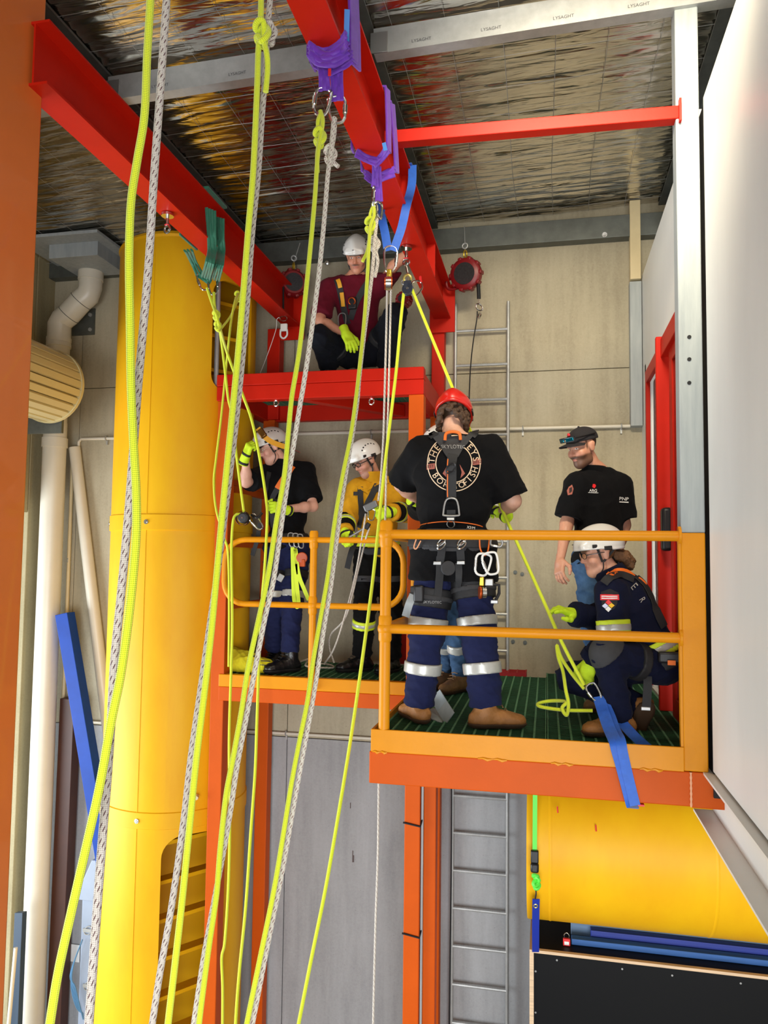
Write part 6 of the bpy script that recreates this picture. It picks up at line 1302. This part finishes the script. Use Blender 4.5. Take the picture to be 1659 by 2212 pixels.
ribbon(spline([P(893, 1285, Y=4.36), P(884, 1305, Y=4.34), P(876, 1332, Y=4.36)], 5), .045, .004, (0, -1, 0)).build('strap_tail', M_GREYPOST, D.t)
# ---------------------------------------------------------------- standing person with the cap
E_ = person('person in dark cap and black t-shirt standing by the back wall', JN['E'], (-.72, -.60, -.34), (0, 0, 1), (-.5, -.85, 0), skin='c68f74', hair='4a3424', top=C_BLACK, legs=C_JEAN, beard=.85, moust=.9, stub='4a3222', hem=.10, w=1.0, leg_r=.86, jaw=1.04, cuff=.0)
add_hand(E_, hand_frame(E_.j['wrA'], E_.j['haA']-E_.j['wrA'], (-.7, -.6, .1), False), .35); add_hand(E_, hand_frame(E_.j['wrB'], E_.j['haB']-E_.j['wrB'], (.9, .1, 0), True), .4)
finish(E_); X = E_.X
cb = Body().ell((0, -.014, .045), (.088, .110, .082), k=.01); M_CAP = cloth('charcoal_cap', '2c2a2c')
cap = mesh_obj('cap', sdf_mesh(cb, .0045, .004, [((0, 0, .040), (0, .10, -1))], xf=X), M_CAP, E_.t); br = MB(); v = []; f = []
for i in range(13):
    a = math.radians(-72+12*i)
    for k, r_ in enumerate((.0, .35, .7, 1.0)):
        x = math.sin(a)*(.084+.004*r_); y0 = .010+math.cos(a)*.082; y = y0+math.cos(a)*.085*r_*(1 if abs(i-6) < 5 else .7); v.append((x, y, .056-.026*(x/.08)**2-.006*r_))
br.v = []; nq = len(v); br.add([X @ Vector(p) for p in v] + [X @ (Vector(p)-Vector((0, 0, .004))) for p in v], [(i*4+k, i*4+k+1, (i+1)*4+k+1, (i+1)*4+k) for i in range(12) for k in range(3)] + [(nq+i*4+k, nq+(i+1)*4+k, nq+(i+1)*4+k+1, nq+i*4+k+1) for i in range(12) for k in range(3)] + [(i*4+3, (i+1)*4+3, nq+(i+1)*4+3, nq+i*4+3)[::-1] for i in range(12)])
br.build('brim', M_CAP, cap); MB().sphere(X @ Vector((0, -.014, .132)), .008, 8).build('button', M_CAP, cap)
MB().sphere(X @ Vector((0, .085, .105)), .013, 10, (1.1, .4, .9), X.to_3x3()).build('badge', M_REDTAG, cap)
sg = MB()
for s_ in (-1, 1): sg.tube([(s_*.066, .100, .079), (s_*.092, .05, .075), (s_*.096, -.05, .069)], .004, 6)
sg.tube([(-.068, .105, .089), (0, .128, .091), (.068, .105, .089)], .005, 6).tube([(-.064, .108, .065), (0, .13, .069), (.064, .108, .065)], .004, 6).tube([(-.068, .105, .089), (-.064, .108, .065)], .005, 6).tube([(.068, .105, .089), (.064, .108, .065)], .005, 6); sg.v = [tuple(X @ Vector(p)) for p in sg.v]
sgo = sg.build('sunglasses', M_FRAME, E_.t)
for s_ in (-1, 1):
    m = MB(); m.box((s_*.034, .120, .078), (.054, .006, .024), Matrix.Rotation(-s_*.34, 3, 'Z')); m.v = [tuple(X @ Vector(p)) for p in m.v]; m.build('lens', M_MIRROR, sgo, bevel=.003)
for s_ in 'AB': boot(E_.t, E_.j['an'+s_], E_.j['to'+s_], FLOOR+.002, M_TAN2, .06)
bvE = bvh_of([E_.top])
for (px, m) in (([(1280, 1046), (1285, 1046), (1287, 1050), (1284, 1055), (1279, 1052)], M_REDTAG),): flatpoly(bvE, px, m, E_.top, 'printed_mark', .003, 3)
decal(bvE, 'ARG', 8.5, 1281, 1060, .03, M_WHITETAG, E_.top); flatpoly(bvE, [(1270, 1063.5), (1292, 1064.5), (1292, 1065.5), (1270, 1064.5)], M_WHITETAG, E_.top, 'printed_line', .003, 3)
pent = flatpoly(bvE, [(1229, 1052), (1236, 1047), (1239, 1056), (1236, 1068), (1227, 1070), (1225, 1060)], M_RUST, E_.top, 'printed_badge', .003, 3); flatpoly(bvE, [(1230, 1055), (1236, 1052), (1236, 1062), (1230, 1066)], mat('dark_print', '2a1614'), pent, 'printed_mark', .0045, 3)
decal(bvE, 'PNP', 10.5, 1347, 1078, .06, M_WHITETAG, E_.top, sx=1.1); decal(bvE, 'PNP PRODUCTS'[:3] + ' SUPPORT' if False else 'PNP', .1, 1347, 1084, 0, M_WHITETAG, E_.top) if False else flatpoly(bvE, [(1337, 1083.2), (1357, 1084.2), (1357, 1086.2), (1337, 1085.2)], M_WHITETAG, E_.top, 'printed_line', .003, 3)
# ---------------------------------------------------------------- kneeling person
F_ = person('person in navy coverall and white helmet kneeling at the platform edge', JN['F'], (-.93, -.28, -.22), (.0, 0, 1), (-.9, -.3, -.2), skin='d09a80', hair='6a4a2c', top=C_NAVYD, sleeve='long', legs=C_NAVYD, w=.95, d=1.0, hem=.06, fold=.011, leg_r=.98, cuff=-.02, arm=1.02)
finish(F_); helmet(F_.t, F_.X, M_WHITEH); glasses(F_.t, F_.X, M_FRAME, .002)
pt = Body().chain([F_.X @ Vector(p) for p in ((0, -.11, -.03), (0, -.145, -.05), (.01, -.17, -.085), (.0, -.165, -.12))], [.028, .034, .032, .014], .02); mesh_obj('ponytail', sdf_mesh(pt, .005, .002, fold=.010, ffreq=120), M_HAIR2, F_.t)
boot(F_.t, F_.j['anA'], F_.j['toA'], FLOOR+.002, M_TAN, .06, 1.0); boot(F_.t, F_.j['anB'], F_.j['toB'], FLOOR+.002, M_TAN, .06, 1.0, up=(.2, 0, 1), tiptoe=1)
glove(F_.t, hand_frame(F_.j['wrB'], F_.j['haB']-F_.j['wrB'], (.2, -.2, .95), False), [.15, .22, .35, .5], .5, stripes=False); glove(F_.t, hand_frame(F_.j['wrA'], F_.j['haA']-F_.j['wrA'], (-.3, -.9, .1), True), .9, .7, stripes=False)
for s_ in 'AB': limb_band(F_, F_.tb, F_.j['el'+s_], F_.j['wr'+s_], .84, .05, C_NAVYD, .019, F_.top, 'cuff')
torso_band(F_, .16, .085, M_HIVIS, .022, F_.top, 'reflective_band'); torso_band(F_, .16, .040, M_REFL, .0245, F_.top, 'reflective_band'); limb_band(F_, F_.tb, F_.j['shA'], F_.j['elA'], .93, .085, M_HIVIS, .026, F_.top); limb_band(F_, F_.tb, F_.j['shA'], F_.j['elA'], .93, .040, M_REFL, .029, F_.top)
limb_band(F_, F_.lb, F_.j['knB'], F_.j['anB'], .55, .06, M_HIVIS, .012, F_.legs)
kb = Body().cone(lerp(F_.j['hiA'], F_.j['knA'], .85), F_.j['knA'], .080, .079, .03).cone(F_.j['knA'], lerp(F_.j['knA'], F_.j['anA'], .62), .079, .072, .03); kd = (F_.j['knA']-lerp(F_.j['hiA'], F_.j['anA'], .5)).normalized()
mesh_obj('knee_pad', sdf_mesh(kb, .006, .013, [(F_.j['knA']-kd*.005, -kd)]), M_PAD, F_.legs)
bvF = bvh_of([F_.top]); bvF2 = bvh_of([F_.top, F_.legs])
strap(bvF, [(1318, 1246), (1335, 1238), (1352, 1240), (1366, 1250)], .04, M_OWEB, F_.t, 'shoulder_strap', off=.014); strap(bvF, [(1306, 1262), (1318, 1250), (1340, 1244), (1368, 1254)], .05, M_WEB, F_.t, 'harness_strap', off=.010); strap(bvF, [(1372, 1248), (1394, 1272), (1414, 1318), (1432, 1355)], .05, M_WEB, F_.t, 'harness_strap', off=.012)
strap(bvF, [(1376, 1252), (1384, 1258), (1392, 1266)], .012, M_OWEB, F_.t, 'orange_tape', off=.016)
shd = flatpoly(bvF, [(1299, 1279), (1318, 1272), (1336, 1281), (1333, 1304), (1327, 1316), (1312, 1322), (1301, 1310), (1300, 1296)], mat('patch_black', '141216', .8), F_.top, 'shield_patch', .004, 5)
flatpoly(bvF, [(1298, 1284), (1336, 1284), (1337, 1296), (1298, 1296)], M_REDTAG, shd, 'patch_ribbon', .006, 4); flatpoly(bvF, [(1301, 1287), (1333, 1287), (1333, 1289), (1301, 1289)], M_WHITETAG, shd, 'patch_line', .0075, 4); flatpoly(bvF, [(1301, 1291), (1333, 1291), (1333, 1293), (1301, 1293)], M_WHITETAG, shd, 'patch_line', .0075, 4)
for (cx, cy, m) in ((1314.5, 1301, M_REDTAG), (1308, 1309, mat('patch_blue', 'c9cfe6', .7)), (1321, 1308, mat('patch_yellow', 'e3b21e', .7)), (1314.5, 1316, M_WHITETAG)): flatpoly(bvF, [(cx, cy-6), (cx+6.5, cy), (cx, cy+6), (cx-6.5, cy)], m, shd, 'patch_diamond', .006, 3)
decal(bvF, 'E', 24, 1368, 1268, .9, M_REFL, F_.top, sx=.8, off=.006); decal(bvF, 'R', 20, 1386, 1296, 1.0, M_REFL, F_.top, sx=.7, off=.006)
for (u0, v0) in ((1425, 1400), ): torso_band(F_, .0, .06, M_WEB, .026, F_.t, 'harness_belt')
for s_ in 'A': limb_band(F_, F_.lb, F_.j['hi'+s_], F_.j['kn'+s_], .40, .05, M_WEB, .016, F_.t, 'leg_strap')
ribbon(spline([P(1398, 1445, Y=4.42), P(1399, 1480, Y=4.40), P(1396, 1530, Y=4.40)], 5), .045, .004, (0, -1, .1)).build('strap_tail', M_WEB, F_.t); MB().box(P(1395, 1531, Y=4.397), (.05, .008, .02)).build('strap_end', M_ALU, F_.t, bevel=.003)
p, n = on(bvF2, 1440, 1420, .03); MB().box(p, (.12, .05, .06)).build('hip_pouch', M_BLACK, F_.t, bevel=.012)
MB().box(on(bvF2, 1438, 1432, .07)[0], (.04, .006, .025)).build('orange_label', M_OWEB, F_.t)
# ---------------------------------------------------------------- person mostly hidden behind the red helmet
G = person('person in jeans and tan boots mostly hidden behind the red helmet person', JN['G'], (-.5, .8, -.3), (0, 0, 1), (-.5, -.6, 0), skin='c68f74', hair='4a3424', top=C_CHAR, sleeve='long', legs=C_JEAN, w=.9, leg_r=.86, cuff=-.02)
finish(G); helmet(G.t, G.X, M_WHITEH)
for s_ in 'AB':
    boot(G.t, G.j['an'+s_], G.j['to'+s_], FLOOR+.002, M_TAN2, .05, 1.05); limb_band(G, G.lb, G.j['kn'+s_], G.j['an'+s_], .52, .06, M_REFL, .017, G.legs)
glove(G.t, hand_frame(G.j['wrA'], G.j['haA']-G.j['wrA'], (-.6, -.6, .2), False), .6); glove(G.t, hand_frame(G.j['wrB'], G.j['haB']-G.j['wrB'], (.5, .5, .2), True), .6)
# ---------------------------------------------------------------- small things on the decks
bg_ = thing('rope_bag', 'slumped bright yellow rope bag on the left deck', 'bag', P(525, 1450, Y=5.8)); c = P(528, 1428, Y=5.86); zf = FLOOR+.032
bb = Body().ell((c.x-.05, c.y, zf+.07), (.17, .12, .10), k=.05).ell((c.x+.10, c.y-.02, zf+.05), (.16, .10, .075), k=.05).ell((c.x-.12, c.y+.03, zf+.10), (.09, .08, .08), k=.04)
M_BAG = cloth('yellow_bag_fabric', 'd9cf2a'); bo = mesh_obj('bag_body', sdf_mesh(bb, .007, 0, [((0, 0, zf), (0, 0, -1))], fold=.016, ffreq=38), M_BAG, bg_); bvb = bvh_of([bo])
for k, (u, v, wd) in enumerate(((556, 1418, 40), (566, 1428, 36), (574, 1437, 34))): flatpoly(bvb, [(u-wd*.5, v-2), (u+wd*.5, v), (u+wd*.5, v+2), (u-wd*.5, v)], M_INK, bo, 'printed_line', .003, 4)
gp_ = thing('metal_shim', 'bent grey metal plate lying behind the boots on the grating', 'plate', P(945, 1540, Z=FLOOR)); p = P(938, 1545, Z=FLOOR)
ribbon([P(928, 1552, Z=FLOOR+.005), P(948, 1546, Z=FLOOR+.01), P(972, 1550, Z=FLOOR+.004)], .20, .006, (0, -.3, 1)).build('plate', M_GREYPOST, gp_, smooth=False)
ribbon([P(940, 1500, Y=4.62), P(955, 1525, Y=4.58), P(972, 1552, Y=4.5)], .09, .006, (-.5, -.8, .2)).build('upturned_edge', M_GREYPOST, gp_, smooth=False)
